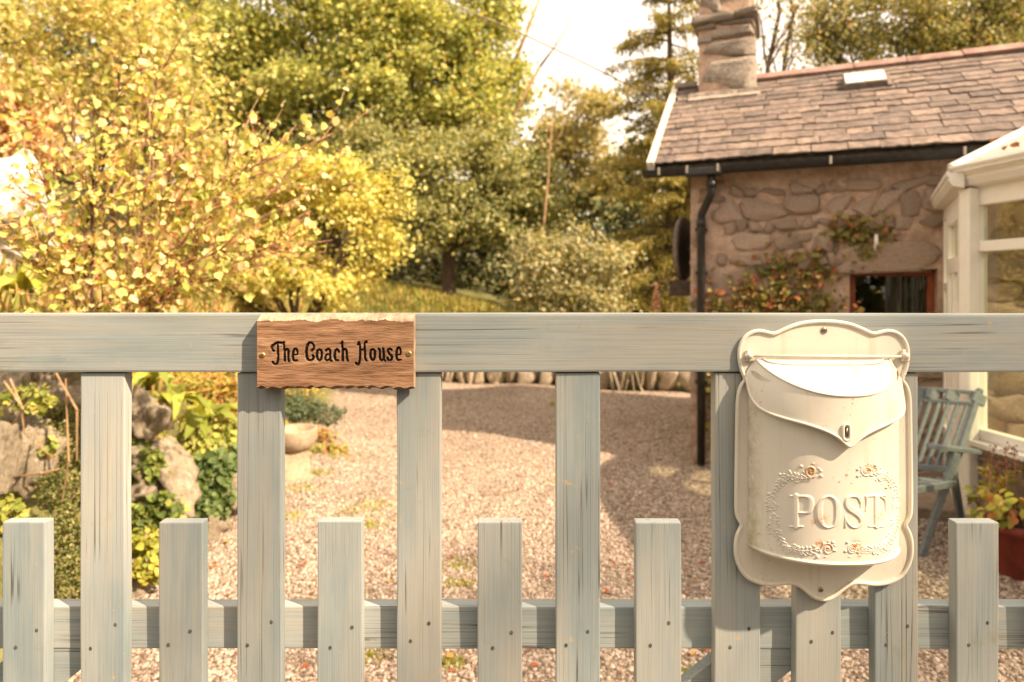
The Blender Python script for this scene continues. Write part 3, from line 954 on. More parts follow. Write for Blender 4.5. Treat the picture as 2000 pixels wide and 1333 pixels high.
def leftbank(n):
    x = rng.uniform(-9, -2.3, n); y = rng.uniform(3.2, 11.5, n)
    k = x < edge_x(y) - 0.35
    return np.stack([x[k], y[k]], 1)
grass(26000, leftbank, 0.26, [(0.50, 0.42, 0.13), (0.40, 0.38, 0.10), (0.58, 0.45, 0.18), (0.30, 0.32, 0.08), (0.55, 0.33, 0.12)], 'bank_grass',
      'rough yellow-green growth covering the bank left of the drive', 'grass')


# unseen dark road and hedgerow, added to cut fill light on front faces
unseen_lane = bigmesh('unseen_lane', np.array([(-60, -4.2, 0.03), (60, -4.2, 0.03), (60, 0.75, 0.03), (-60, 0.75, 0.03)]), np.array([[0, 1, 2, 3]]),
               plain('tarmac', (0.05, 0.048, 0.045), 0.9, 0.2, 30, 0.5, 0.004))
tag(put('unseen_lane', unseen_lane), kind='structure')
hp = np.stack([rng.uniform(-22, 22, 15000), -5.6 + rng.normal(0, 0.7, 15000), rng.uniform(0, 1, 15000) ** 0.8], 1)
hp[:, 2] *= 4.2 + 0.8 * np.sin(hp[:, 0] * 0.7) + 0.8 * np.sin(hp[:, 0] * 1.9)
o = foliage('unseen_hedge', hp, unit(15000) + (0, 0.5, 0.3), 0.42, DG + MG[2:3], None, None)
tag(o, 'unseen dark green hedgerow added behind us to cut the fill light', 'unseen_hedge', kind='stuff')


# unseen thin-crowned tree, added to dim the sun on the right of the gate
tb = np.array((10.9, -4.5, 0.0))
lt = empty('unseen_shade_tree', tb, 'unseen thin-crowned tree added behind us to shade the right of the gate', 'tree')
blobs = [((10.25, -4.6, 10.9), 1.6, 1150), ((12.0, -4.9, 11.4), 1.9, 1500), ((11.6, -4.4, 9.2), 1.7, 1250)]
pp = np.concatenate([np.array(c) + unit(k) * (rng.uniform(0, 1, (k, 1)) ** (1 / 3.0)) * r for c, r, k in blobs])
V, Qd = tubes_np([limb(tb, (11.1, -4.55, 7.0), 0.16, 0.10, 0.03, 8)] + [limb((11.1, -4.55, 7.0), c, 0.07, 0.02, 0.1, 6) for c, r, k in blobs])
put('trunk', bigmesh('trunk', V - V.mean(0), Qd, M['bark'], smooth=True), lt, V.mean(0))
foliage('crown', pp, unit(len(pp)) + (0, 0, .4), 0.115, MG, None, lt)


# ------------------------------------------------------------------ cottage
AW = R(22.5)
CU = np.array((math.cos(AW), -math.sin(AW), 0.0))     # along the front wall, towards the right
CI = np.array((math.sin(AW), math.cos(AW), 0.0))      # into the house
CC = np.array((1.545, 5.536, 0.0))                    # front left corner
UP = np.array((0, 0, 1.0))


def H(s, t, z): return CC + CU * s + CI * t + UP * z


house = empty('stone_cottage', CC, 'low stone cottage with a stone-slated roof and chimney, right of the drive', 'cottage')
EAVE_Z, RIDGE_Z = 2.585, 3.65
T_E, T_R = -0.17, 1.30          # eave edge and ridge, measured into the house
S0, S1 = -0.33, 5.2             # roof from the verge to beyond the frame
WIN = (1.222, 1.815, 0.90, 1.665)   # window opening s0, s1, z0, z1


def rough_wall(name, s0, s1, z0, z1, t, axis_s, axis_t, org, hole=None, step=0.05, amp=0.012):
    ns = max(2, int((s1 - s0) / step)); nz = max(2, int((z1 - z0) / step))
    ss = list(np.linspace(s0, s1, ns + 1)); zs = list(np.linspace(z0, z1, nz + 1))
    if hole:
        ss = sorted(set([v for v in ss if min(abs(v - hole[0]), abs(v - hole[1])) > step * 0.4] + [hole[0], hole[1]]))
        zs = sorted(set([v for v in zs if min(abs(v - hole[2]), abs(v - hole[3])) > step * 0.4] + [hole[2], hole[3]]))
    V, Fs = [], []
    for z in zs:
        for s in ss:
            d = amp * (0.7 * mnoise.noise(Vector((s * 4, z * 4, 1.7))) + 0.7 * mnoise.noise(Vector((s * 11, z * 13, 5))) + 0.35 * mnoise.noise(Vector((s * 27, z * 30, 8))))
            if hole and hole[0] - .03 < s < hole[1] + .03 and hole[2] - .03 < z < hole[3] + .03: d = 0.0
            V.append(org + axis_s * s + axis_t * (t + d) + UP * z)
    m = len(ss)
    for j in range(len(zs) - 1):
        for i in range(m - 1):
            sc, zc = (ss[i] + ss[i+1]) / 2, (zs[j] + zs[j+1]) / 2
            if hole and hole[0] < sc < hole[1] and hole[2] < zc < hole[3]: continue
            Fs.append((j*m+i, j*m+i+1, (j+1)*m+i+1, (j+1)*m+i))
    return V, Fs


wm = MB()
wm.add(*rough_wall('front', 0, 5.2, -0.05, 2.55, 0, CU, CI, CC, WIN, 0.026, 0.017))
wm.add(*rough_wall('gable', 0.02, 2.62, -0.05, 2.55, 0, CI, CU, CC))
# gable triangle and back
wm.add([H(0, 0.0, 2.55), H(0, 2.62, 2.55), H(0, 1.31, 3.55)], [(0, 1, 2)])
wm.add([H(0, 2.62, -.05), H(5.2, 2.62, -.05), H(5.2, 2.62, 2.55), H(0, 2.62, 2.55)], [(0, 1, 2, 3)])
wm.add([H(5.2, 0, -.05), H(5.2, 2.62, -.05), H(5.2, 2.62, 2.55), H(5.2, 0, 2.55)], [(3, 2, 1, 0)])
# reveals of the window opening
a, b, z0, z1 = WIN
for q in (((a, z0), (a, z1)), ((a, z1), (b, z1)), ((b, z1), (b, z0)), ((b, z0), (a, z0))):
    (sa, za), (sb, zb) = q
    wm.add([H(sa, 0.0, za), H(sb, 0.0, zb), H(sb, 0.20, zb), H(sa, 0.20, za)], [(0, 1, 2, 3)])
wall_o = wm.build('wall', M['mortar'], house, True)


# stones of the rubble walls, each one set into the mortar
def stone_mesh(seed, mat, sub=2, ang=0.25, flat=4, box=0.65):
    bm = bmesh.new()
    bmesh.ops.create_icosphere(bm, subdivisions=sub, radius=1.0)
    r = random.Random(seed)
    planes = []
    for _ in range(flat):
        d = Vector((r.gauss(0, 1), r.gauss(0, 1), r.gauss(0, 1))).normalized()
        planes.append((d, r.uniform(0.62, 0.9)))
    for v in bm.verts:
        p = v.co.copy()
        q = Vector([math.copysign(abs(c) ** box, c) for c in p])
        for d, h in planes:
            k = q.dot(d)
            if k > h: q -= d * (k - h) * 0.85
        nz = mnoise.noise(q * 1.4 + Vector((seed * 3.1, 0, 0))) * ang + mnoise.noise(q * 3.6 + Vector((0, seed * 1.7, 0))) * ang * 0.45
        v.co = q * (1 + nz)
    me = bpy.data.meshes.new('stone')
    bm.to_mesh(me); bm.free()
    me.polygons.foreach_set('use_smooth', np.ones(len(me.polygons), dtype=bool))
    me.materials.append(mat)
    return me


wall_var = [stone_mesh(100 + i, M['wallstone'], 3, 0.40, 5, 0.45) for i in range(14)]


def set_stone(me, ctr, ax1, ax2, ax3, parent, name='stone', spin=0.0):
    """ax1 along, ax2 depth, ax3 up as half-size vectors"""
    o = bpy.data.objects.new(name, me)
    COL.objects.link(o)
    o.parent = parent
    from mathutils import Matrix
    c = Vector(ctr) - wloc(parent)
    c_, s_ = math.cos(spin), math.sin(spin)
    a1, a3 = np.array(ax1), np.array(ax3)
    l1, l3 = np.linalg.norm(a1), np.linalg.norm(a3)
    u1, u3 = a1 / l1, a3 / l3
    r1, r3 = (u1 * c_ + u3 * s_) * l1, (u3 * c_ - u1 * s_) * l3
    m = Matrix(((r1[0], ax2[0], r3[0], c.x), (r1[1], ax2[1], r3[1], c.y), (r1[2], ax2[2], r3[2], c.z), (0, 0, 0, 1)))
    o.matrix_local = m
    return o


def rubble(s_lo, s_hi, z_lo, z_hi, org, axs, axt, parent, hole=None, proud=0.022, count=None, skip=0.22, hmin=.09, hmax=.2):
    z = z_lo
    n = 0
    while z < z_hi - 0.03:
        h = min(rnd.uniform(hmin, hmax), z_hi - z)
        s = s_lo - rnd.uniform(0, 0.12)
        while s < s_hi:
            w = rnd.uniform(0.10, 0.36) * (1.0 if h > 0.12 else 0.8)
            e = min(s + w, s_hi)
            if e - s < 0.06: break
            zc, scn = z + h / 2 + rnd.uniform(-.015, .015), (s + e) / 2
            inside = hole and (hole[0] - 0.02 < e and s < hole[1] + 0.02 and hole[2] - 0.02 < z + h and z < hole[3] + 0.15)
            if not inside and rnd.random() > skip and s > s_lo - 0.02:
                pr = proud * rnd.uniform(0.5, 1.3)
                set_stone(rnd.choice(wall_var), org + axs * scn + axt * (0.045 - pr) + UP * zc, axs * (e - s) * 0.55, axt * 0.05, UP * h * 0.56, parent, spin=rnd.gauss(0, 0.13))
                n += 1
            s = e + rnd.uniform(0.0, 0.02)
        z += h + rnd.uniform(0.0, 0.014)
    return n


rubble(0.2, 1.98, 0.0, 2.36, CC, CU, CI, wall_o, WIN, 0.034, skip=0.0, hmin=.06, hmax=.19)
rubble(1.98, 3.7, 0.0, 2.3, CC, CU, CI, wall_o, None, 0.03, skip=0.15, hmin=.13, hmax=.26)
# corner quoins and the window lintel
z = 0.0
k = 0
while z < 2.3:
    h = rnd.uniform(0.2, 0.36)
    w = 0.30 if k % 2 else 0.17
    set_stone(wall_var[k % 12], H(w / 2 - 0.012, 0.10, z + h / 2), CU * w * 0.52, CI * 0.125, UP * h * 0.47, wall_o, 'quoin')
    z += h + 0.02; k += 1
set_stone(wall_var[3], H(1.52, 0.035, 1.775), CU * 0.44, CI * 0.075, UP * 0.125, wall_o, 'lintel_stone')

# window in the front wall
win = MB()
a, b, z0, z1 = WIN
fw = 0.052
for (s0, s1, q0, q1) in ((a, b, z1 - fw, z1), (a, b, z0, z0 + fw), (a, a + fw, z0 + fw, z1 - fw), (b - fw, b, z0 + fw, z1 - fw)):
    win.box(H(s0 + .002, 0.10, q0 + .001), CU * (s1 - s0 - .004), CI * 0.06, UP * (q1 - q0 - .002), 0.004)
wf = win.build('window_frame', M['redwood'], house)
part('pane', [H(a + fw, 0.135, z0 + fw), H(b - fw, 0.135, z0 + fw), H(b - fw, 0.135, z1 - fw), H(a + fw, 0.135, z1 - fw)], [(0, 1, 2, 3)], M['glass'], wf)
MB().box(H(a - .03, -0.04, z0 - 0.06), CU * (b - a + .06), CI * 0.2, UP * 0.058, 0.006).build('sill', M['slab'], wf)
cu = MB()
for i in range(5):
    cu.tube([H(b - 0.17 + i * 0.024, 0.2, z0), H(b - 0.17 + i * 0.024, 0.2, z1 - .06)], 0.014, 8)
cu.build('curtain', M['curtain'], wf, True)
MB().box(H(a - .3, 0.6, z0 - .4), CU * (b - a + .6), CI * 0.05, UP * 1.4).build('room_shade_sheet', M['dark'], wf)  # near-black sheet puts the unlit room's shade into colour

# roof
PL = np.array((T_R - T_E, RIDGE_Z - EAVE_Z)); SL = np.linalg.norm(PL)
RD = CI * (PL[0] / SL) + UP * (PL[1] / SL)            # up the slope
RN = np.cross(CU, RD); RN /= np.linalg.norm(RN)
if RN[2] < 0: RN = -RN


def Rf(s, r, h=0.0): return H(s, T_E, EAVE_Z) + RD * r + CU * (s * 0) + RN * h


def sag(s, r): return 0.012 * math.sin(s * 2.1 + 1) * math.sin(r * 2)


rb = MB()
rb.add([Rf(S0, 0, -0.03), Rf(S1, 0, -0.03), Rf(S1, SL, -0.03), Rf(S0, SL, -0.03)], [(0, 1, 2, 3)])
BACK = CI * (PL[0] / SL) - UP * (PL[1] / SL)
top = [Rf(S0, SL, -0.03), Rf(S1, SL, -0.03)]
rb.add([top[0], top[1], top[1] + BACK * SL, top[0] + BACK * SL], [(0, 1, 2, 3)])
roof = rb.build('roof', M['fascia'], house)
SKY = (1.255, 1.60, 1.24, 1.50)     # skylight s0,s1 and r0,r1 up the slope
CHIM = (-0.075, 0.485)
slate_var = []
for i in range(10):
    bm = bmesh.new()
    r = random.Random(50 + i)
    g = []
    nseg = 5
    V = []
    for j, yy in ((0, 0.0), (1, 1.0)):
        for k in range(nseg + 1):
            x = k / nseg
            e = (r.uniform(-0.09, 0.05) if j == 0 else 0)
            V.append((x, yy + e, 1.0 if j == 0 else 0.3))
    for j, yy in ((0, 0.0), (1, 1.0)):
        for k in range(nseg + 1):
            V.append((k / nseg, V[j * (nseg + 1) + k][1], 0.0))
    m = nseg + 1
    Fs = []
    for k in range(nseg):
        Fs.append((k, k + 1, m + k + 1, m + k))
        Fs.append((2*m + k, k, k + 1, 2*m + k + 1)[::-1])
        Fs.append((m + k, m + k + 1, 3*m + k + 1, 3*m + k))
    Fs.append((0, m, 3*m, 2*m)); Fs.append((nseg, 2*m + nseg, 3*m + nseg, m + nseg))
    slate_var.append(mesh('slate', V, Fs, M['slate']))
from mathutils import Matrix
rowsN = 15
exps = np.linspace(1.18, 0.84, rowsN); exps = exps / exps.sum() * SL
r0 = 0.0
rest = MB()
ns = 0
for row in range(rowsN):
    ex = exps[row]
    s = S0 - rnd.uniform(0.0, 0.14) + 0.02
    while s < S1:
        w = rnd.uniform(0.17, 0.30)
        a_, b_ = max(s, S0 + 0.045), s + w
        if b_ - a_ > 0.04:
            cx, cr = (a_ + b_) / 2, r0 + ex / 2
            insky = SKY[0] + .06 < cx < SKY[1] - .06 and SKY[2] + .02 < cr < SKY[3] - .02
            inch = a_ > CHIM[0] - .05 and b_ < CHIM[1] + .05 and r0 > SL - 0.42
            if not insky and not inch:
                org = Rf(0, r0, 0.0) + CU * (a_) - CU * 0 
                org = H(a_, T_E, EAVE_Z) + RD * (r0 - rnd.uniform(0.0, 0.012)) + RN * (sag(cx, cr) - 0.004)
                th = rnd.uniform(0.010, 0.020)
                tilt = rnd.gauss(0, 0.006)
                a1 = CU * (b_ - a_ - rnd.uniform(0.003, 0.009)) + RD * tilt
                a2 = RD * (ex + 0.02)
                a3 = RN * th
                if ns < 300 and s < 3.75:
                    o = bpy.data.objects.new('slate', rnd.choice(slate_var)); COL.objects.link(o); o.parent = roof
                    c = Vector(org) - wloc(roof)
                    o.matrix_local = Matrix(((a1[0], a2[0], a3[0], c.x), (a1[1], a2[1], a3[1], c.y), (a1[2], a2[2], a3[2], c.z), (0, 0, 0, 1)))
                    ns += 1
                else:
                    rest.box(org, a1, a2, a3)
        s = b_
    r0 += ex
o = rest.build('slate_field', M['slate'], roof); o['kind'] = 'stuff'
# back slope of the roof is a plain slated sheet; ridge tiles
s = S0 + 0.02
for k in range(14):
    L = 0.44
    if CHIM[0] - 0.02 < s + L and s < CHIM[1] + 0.02:
        if s < CHIM[0] - 0.1:
            L = CHIM[0] - 0.01 - s
        else:
            s = CHIM[1] + 0.01; L = 0.44
    bm_ = MB()
    pr = [(-0.105, -0.055), (-0.05, -0.004), (0.0, 0.022), (0.05, -0.004), (0.105, -0.055), (0.085, -0.075), (0.0, -0.005), (-0.085, -0.075)]
    V = []
    zz = RIDGE_Z + 0.028 + rnd.uniform(-.005, .005)
    for q in (0, 1):
        for t_, z_ in pr:
            V.append(H(s + q * (L - 0.008), T_R + t_, zz + z_))
    n8 = len(pr)
    Fs = [(i, (i + 1) % n8, n8 + (i + 1) % n8, n8 + i) for i in range(n8)] + [tuple(range(n8))[::-1], tuple(range(n8, 2 * n8))]
    bm_.add(V, Fs).build('ridge_tile', M['ridge'] if s > 0 else M['slate'], roof)
    s += L
    if s > S1 - 0.4: break
# verge board at the gable end
MB().box(H(S0 - 0.012, T_E, EAVE_Z) - RD * 0.03 - RN * 0.10, CU * 0.06, RD * (SL + 0.02), RN * 0.128, 0.004).build('verge_board', M['bargeboard'], house)
# skylight
sk = MB().box(H(SKY[0], T_E, EAVE_Z) + RD * SKY[2] - RN * 0.02, CU * (SKY[1] - SKY[0]), RD * (SKY[3] - SKY[2]), RN * 0.075, 0.006).build('skylight', M['lead'], roof)
for i in (0, 1):
    w = (SKY[1] - SKY[0] - 0.03) / 2
    MB().box(H(SKY[0] + 0.012 + i * (w + 0.006), T_E, EAVE_Z) + RD * (SKY[2] + 0.012) + RN * 0.052, CU * w, RD * (SKY[3] - SKY[2] - 0.024), RN * 0.012, 0.004).build('pane', M['skyglass'], sk)
MB().box(H(SKY[1], T_E, EAVE_Z) + RD * (SKY[2] - .02) + RN * 0.0, CU * 0.035, RD * (SKY[3] - SKY[2] + .04), RN * 0.022, 0.003).build('flashing', M['lead'], sk)
# eaves board and gutter
MB().box(H(S0 + .03, T_E + 0.035, EAVE_Z - 0.085), CU * (S1 - S0 - .05), CI * 0.13, UP * 0.065, 0.004).build('eaves_board', M['fascia'], house)
GT, GZc = T_E - 0.02, EAVE_Z - 0.072
gm = MB()
V, Fs = [], []
arc = [math.pi + math.pi * i / 8 for i in range(9)]
for q in (S0 - 0.04, S1):
    for rr in (0.055, 0.049):
        for an in arc:
            V.append(H(q, GT + rr * math.cos(an), GZc + rr * math.sin(an) * 1.05))
m9 = 9
for i in range(8):
    Fs.append((i, i + 1, 2*m9 + i + 1, 2*m9 + i)); Fs.append((m9 + i + 1, m9 + i, 3*m9 + i, 3*m9 + i + 1))
    Fs.append((i + 1, i, m9 + i, m9 + i + 1))
Fs.append((0, 2*m9, 3*m9, m9)); Fs.append((8, m9 + 8, 3*m9 + 8, 2*m9 + 8)); Fs.append(tuple(range(0, 9)))
gm.add(V, Fs)
for (s0, s1) in ((-0.02, 0.27),):     # union pieces are slightly fatter
    gm.box(H(s0, GT - 0.062, GZc - 0.068), CU * (s1 - s0), CI * 0.124, UP * 0.066, 0.012)
gutter = gm.build('gutter', M['gutter'], house)
for s in (-0.24, -0.01, 0.235, 1.06, 1.92, 2.5):
    MB().box(H(s, GT - 0.066, GZc - 0.045), CU * 0.018, CI * 0.012, UP * 0.062, 0.003).build('bracket', M['bracket'], gutter)
# downpipe with its swan neck
dp = MB()
s_p = 0.13
dp.tube([H(s_p + .06, GT, GZc - 0.03), H(s_p + .06, GT, GZc - 0.19), H(s_p + .055, GT + .01, GZc - 0.22), H(s_p - .03, -0.075, GZc - 0.37), H(s_p - .035, -0.07, GZc - 0.41), H(s_p - .035, -0.07, 0.02)], 0.034, 12)
for zc in (2.0, 1.63, 0.7):
    dp.box(H(s_p - .035 - 0.05, -0.075, zc), CU * 0.10, CI * 0.07, UP * 0.03, 0.004)
dp.tube([H(s_p + .06, GT, GZc - 0.17), H(s_p + .06, GT, GZc - 0.11)], 0.04, 12)
dp.tube([H(s_p - .035, -0.07, GZc - 0.48), H(s_p - .035, -0.07, GZc - 0.42)], 0.040, 12)
dp.build('downpipe', M['gutter'], house, True)

# chimney: rough blocks in courses with a projecting slab course
ch_root = MB()
ch_root.box(H(CHIM[0] + .028, T_R - 0.275, 3.2), CU * (CHIM[1] - CHIM[0] - .056), CI * 0.55, UP * 1.9, 0.02)
chim = ch_root.build('chimney', M['mortar'], house)
chv = [stone_mesh(200 + i, M['chimney'], 4, 0.09, 2, 0.2) for i in range(8)]
sc_, tc_ = (CHIM[0] + CHIM[1]) / 2, T_R
wd, dpth = (CHIM[1] - CHIM[0]) / 2, 0.30
courses = [(3.30, 3.46, [(-1, 1)], 1.06), (3.46, 3.80, [(-1, 1)], 1.0), (3.80, 3.98, [(-1, 1)], .97), (3.98, 4.10, [(-1, -0.45), (-0.45, 1)], .96),
           (4.10, 4.17, [(-1, -.3), (-.3, 1)], .96), (4.17, 4.26, [(-1, 0.3), (0.3, 1)], 1.12), (4.27, 4.5, [(-1, -.1), (-.1, 1)], .95), (4.5, 4.75, [(-1, .3), (.3, 1)], .95), (4.75, 5.0, [(-1, 1)], .95)]
for ci, (za, zb, segs, k) in enumerate(courses):
    for (q0, q1) in segs:
        cs = sc_ + wd * k * (q0 + q1) / 2
        set_stone(rnd.choice(chv), H(cs, tc_ + rnd.uniform(-.01, .01), (za + zb) / 2), CU * wd * k * (q1 - q0) / 2 * 1.05, CI * dpth * k * rnd.uniform(1.02, 1.10), UP * (zb - za) / 2 * 1.0, chim, 'chimney_stone')
fl = MB()
V, Fs = rough_wall('fl', CHIM[0] - .06, CHIM[1] + .06, 0.0, 0.12, 0, CU, -CI, H(0, T_R - 0.385, 3.335), None, 0.04, 0.02)
fl.add(V, Fs)
fl.box(H(CHIM[0] - .06, T_E, EAVE_Z) + RD * (SL - 0.50) + RN * 0.004, CU * (CHIM[1] - CHIM[0] + .10), RD * 0.2, RN * 0.03, 0.012)
fl.build('mortar_fillet', M['chimney'], chim)

# round dark disc and trough on the gable end
dc = H(-0.115, 0.42, 0); dz = CAMZ + (HOR - 487) / F * (dc[1])
disc = empty('wall_disc', (dc[0], dc[1], dz), 'dark round disc with a pale rim hung edge-on at the cottage gable', 'wall ornament')
CI2 = np.array((math.sin(R(33)), math.cos(R(33)), 0)); CU2 = np.array((math.cos(R(33)), -math.sin(R(33)), 0))
ring = [np.array((dc[0], dc[1], dz)) + CI2 * 0.235 * math.cos(a_) + UP * 0.285 * math.sin(a_) for a_ in np.linspace(0, 2 * math.pi, 36, endpoint=False)]
V = []
for sgn in (-0.03, 0.03):
    V += [p + CU2 * sgn for p in ring]
Fs = [tuple(range(36))[::-1], tuple(range(36, 72))] + [(i, (i + 1) % 36, 36 + (i + 1) % 36, 36 + i) for i in range(36)]
part('face', V, Fs, M['disc'], disc)
MB().tube([p + CU2 * 0.0 for p in ring], 0.022, 8, True).build('rim', M['discrim'], disc, True)
MB().box(np.array((dc[0], dc[1], dz)) + CU * 0.03 - UP * 0.02, CU * 0.09, CI * 0.04, UP * 0.04).build('bracket', M['disc'], disc)
tz = CAMZ + (HOR - 563) / F * 5.8
tr_c = H(-0.18, 0.20, tz)
trough = MB()
trough.box(H(-0.20, 0.10, tz - 0.07), CU * 0.19, CI * 0.36, UP * 0.14, 0.01)
o = trough.build('wall_trough', M['trough'], None)
tag(o, 'dark brown planter box fixed low on the cottage gable below the round disc', 'planter')
tp = empty('trailing_plant', H(-0.22, 0.16, tz + 0.07), 'trailing plant with round pinkish leaves hanging from the brown planter box', 'plant')
strands = MB()
ptsl = []
for k in range(5):
    s0 = H(-0.20, 0.12 + 0.03 * k, tz + 0.075)
    e = H(-0.30 - 0.015 * k, 0.12 + 0.05 * k, tz + 0.05)
    d_ = e - UP * rnd.uniform(0.3, 0.5)
    strands.tube([s0, e, d_], 0.004, 5)
    for t in np.linspace(0, 1, 16):
        ptsl.append(e + (d_ - e) * t + rng.normal(0, 0.008, 3))
strands.build('stem', M['redtwig'], tp)
V, Qd, C = leafverts(np.array(ptsl), np.full(len(ptsl), .036), np.full(len(ptsl), .034), unit(len(ptsl)) + (0, -.3, -.5), unit(len(ptsl)) + (0, -1, .2), pick([(0.55, 0.33, 0.2), (0.62, 0.42, 0.27), (0.48, 0.25, 0.16)], len(ptsl)), 'leaf')
o = put('foliage', bigmesh('foliage', V, Qd, M['leaf'], C), tp, (0, 0, 0)); o['kind'] = 'stuff'


# creepers on the front wall
def creeper(name, label, spots, n, stem_pts, size, pal, w=None):
    root = empty(name, H(*stem_pts[0][0]), label, 'climbing plant', 'creepers on the cottage wall')
    for st in stem_pts:
        MB().tube([H(*p) for p in st], [0.012] + [0.007] * (len(st) - 2) + [0.003], 5).build('stem', M['twig'], root)
    ptsl = []
    tot = sum(q[2] * q[3] for q in spots)
    for (s, z, rs, rz) in spots:
        k = int(n * rs * rz / tot)
        s_ = s + rng.normal(0, 0.62, k) * rs; z_ = z + rng.normal(0, 0.58, k) * rz + 0.03 * np.sin(s_ * 40)
        t_ = -0.025 - np.abs(rng.normal(0, 0.018, k))
        ptsl.append(CC + np.outer(s_, CU) + np.outer(t_, CI) + np.outer(z_, UP))
    p = np.concatenate(ptsl)
    nrm = -CI * 0.8 + UP * 0.5 + rng.normal(0, 0.5, (len(p), 3))
    foliage('foliage', p, nrm, size, pal, w, root, shape='leaf', ratio=0.8, jit=0.25)

CP = [(0.25, 0.23, 0.065), (0.32, 0.27, 0.08), (0.38, 0.22, 0.08), (0.36, 0.13, 0.06), (0.18, 0.18, 0.05)]
creeper('wall_creeper', 'larger green and red creeper spreading up the wall between downpipe and window',
        [(0.30, 1.28, .22, .14), (0.50, 1.42, .26, .17), (0.66, 1.60, .24, .18), (0.85, 1.72, .22, .14), (0.98, 1.66, .12, .12), (0.78, 1.38, .3, .2), (1.02, 1.36, .2, .12), (0.20, 1.15, .12, .2), (0.55, 1.18, .4, .16)],
        1250, [[(0.35, -.02, 0.0), (0.4, -.03, .9), (0.6, -.03, 1.45), (0.95, -.03, 1.75)], [(0.4, -.02, .8), (0.75, -.03, 1.3), (1.1, -.03, 1.4)]], 0.052, CP, [3, 3, 2, 1.6, 2])
creeper('wall_creeper', 'smaller drooping creeper tuft high on the wall above the window',
        [(1.25, 1.99, .14, .11), (1.33, 1.93, .16, .14), (1.13, 1.97, .1, .08), (1.31, 1.8, .08, .12)],
        300, [[(1.45, -.02, 2.3), (1.35, -.03, 2.1), (1.3, -.04, 1.85)], [(1.35, -.02, 2.08), (1.12, -.03, 1.97)]], 0.048, CP, [3, 3, 1.5, 0.8, 3])
creeper('wall_creeper', 'pink and pale yellow climber at the foot of the black downpipe',
        [(0.20, .62, .10, .14), (0.24, .45, .10, .16), (0.17, .80, .08, .1), (0.26, .25, .1, .12)], 300,
        [[(0.3, -.08, 0.0), (0.22, -.06, .5), (0.18, -.05, .9)]], 0.05, [(0.42, 0.36, 0.12), (0.50, 0.43, 0.2), (0.40, 0.17, 0.12), (0.2, 0.19, 0.06)])
hk = MB().tube([H(1.40, -0.01, 1.905), H(1.40, -0.05, 1.925), H(1.40, -0.06, 1.87), H(1.39, -0.035, 1.80)], [0.010, 0.014, 0.016, 0.006], 8).build('wall_hook', M['upvc'], None, True)
tag(hk, 'small white hook on the cottage wall inside the smaller creeper', 'hook')


# ------------------------------------------------------------------ conservatory
KX = np.array((2.61, 3.70, 0.0))                        # near corner
WX = H(1.845, -0.01, 0.0)                               # where its door side meets the cottage
AB = np.array((math.sin(R(6.8)), -math.cos(R(6.8)), 0.0))   # front side, towards us
con = empty('conservatory', KX, 'white framed glass conservatory attached to the cottage at the right edge', 'conservatory')
EZ = 2.10
fa = (KX - WX); LA = np.linalg.norm(fa[:2]); fa = fa / LA        # wall -> corner
na = np.array((fa[1], -fa[0], 0)); na = na if na @ np.array((-1, -1, 0)) > 0 else -na   # outward
nb = np.array((-abs(AB[1]), -AB[0] * 0 - 0.118, 0.0)); nb /= np.linalg.norm(nb)
BL = 1.9


def FA(t, z, o=0.0): return WX + fa * t + na * o + UP * z
def FB(t, z, o=0.0): return KX + np.array((0.062, -0.03, 0)) + AB * (t - 0.09) + nb * o + UP * z


def bars(fn, dvec, nvec, lst, mat, name, parent, th=0.06):
    m = MB()
    for (t0, t1, z0, z1, o, d) in lst:
        m.box(fn(t0, z0, o), dvec * (t1 - t0), -nvec * d, UP * (z1 - z0), 0.005)
    return m.build(name, mat, parent)


ZS, ZT = 0.66, 1.765
frb = bars(FB, AB, nb, [(0.05, BL, EZ - 0.10, EZ, 0, .06), (0.05, BL, ZS, ZS + 0.06, 0.0, .06), (0.10, BL, ZT - 0.03, ZT + 0.03, 0.006, .07),
                        (0.06, 0.10, ZS, EZ, 0.008, .06), (0.90, 0.96, ZS, EZ, 0.008, .06)], M['upvc'], 'window_frame', con)
MB().box(KX + np.array((0.0, -0.045, 0)) + UP * 0.0, (0.062, 0, 0), (0, 0.09, 0), UP * EZ, 0.012).build('corner_post', M['upvc'], con)
bars(FB, AB, nb, [(0.0, BL, ZS - 0.035, ZS - 0.002, 0.06, .16)], M['upvc'], 'sill', frb)
for (t0, t1) in ((0.10, 0.90), (0.98, BL)):
    for (z0, z1) in ((ZS + .06, ZT - .03), (ZT + .03, EZ - .10)):
        part('pane', [FB(t0, z0, -.03), FB(t1, z0, -.03), FB(t1, z1, -.03), FB(t0, z1, -.03)], [(0, 1, 2, 3)], M['glass'], frb)
plb = MB()
plb.add(*rough_wall('pl', 0, BL, -0.1, ZS - .04, 0, AB, -nb, FB(0.09, 0), None, .06, .012))
plb.box(FB(0, -.1, -.10), AB * BL, -nb * .06, UP * (ZS + .05))
pl_o = plb.build('plinth_wall', M['mortar'], con)
rubble(0.02, BL, 0.05, ZS - .06, FB(0.09, 0), AB, -nb, pl_o, None, 0.02, skip=.1)
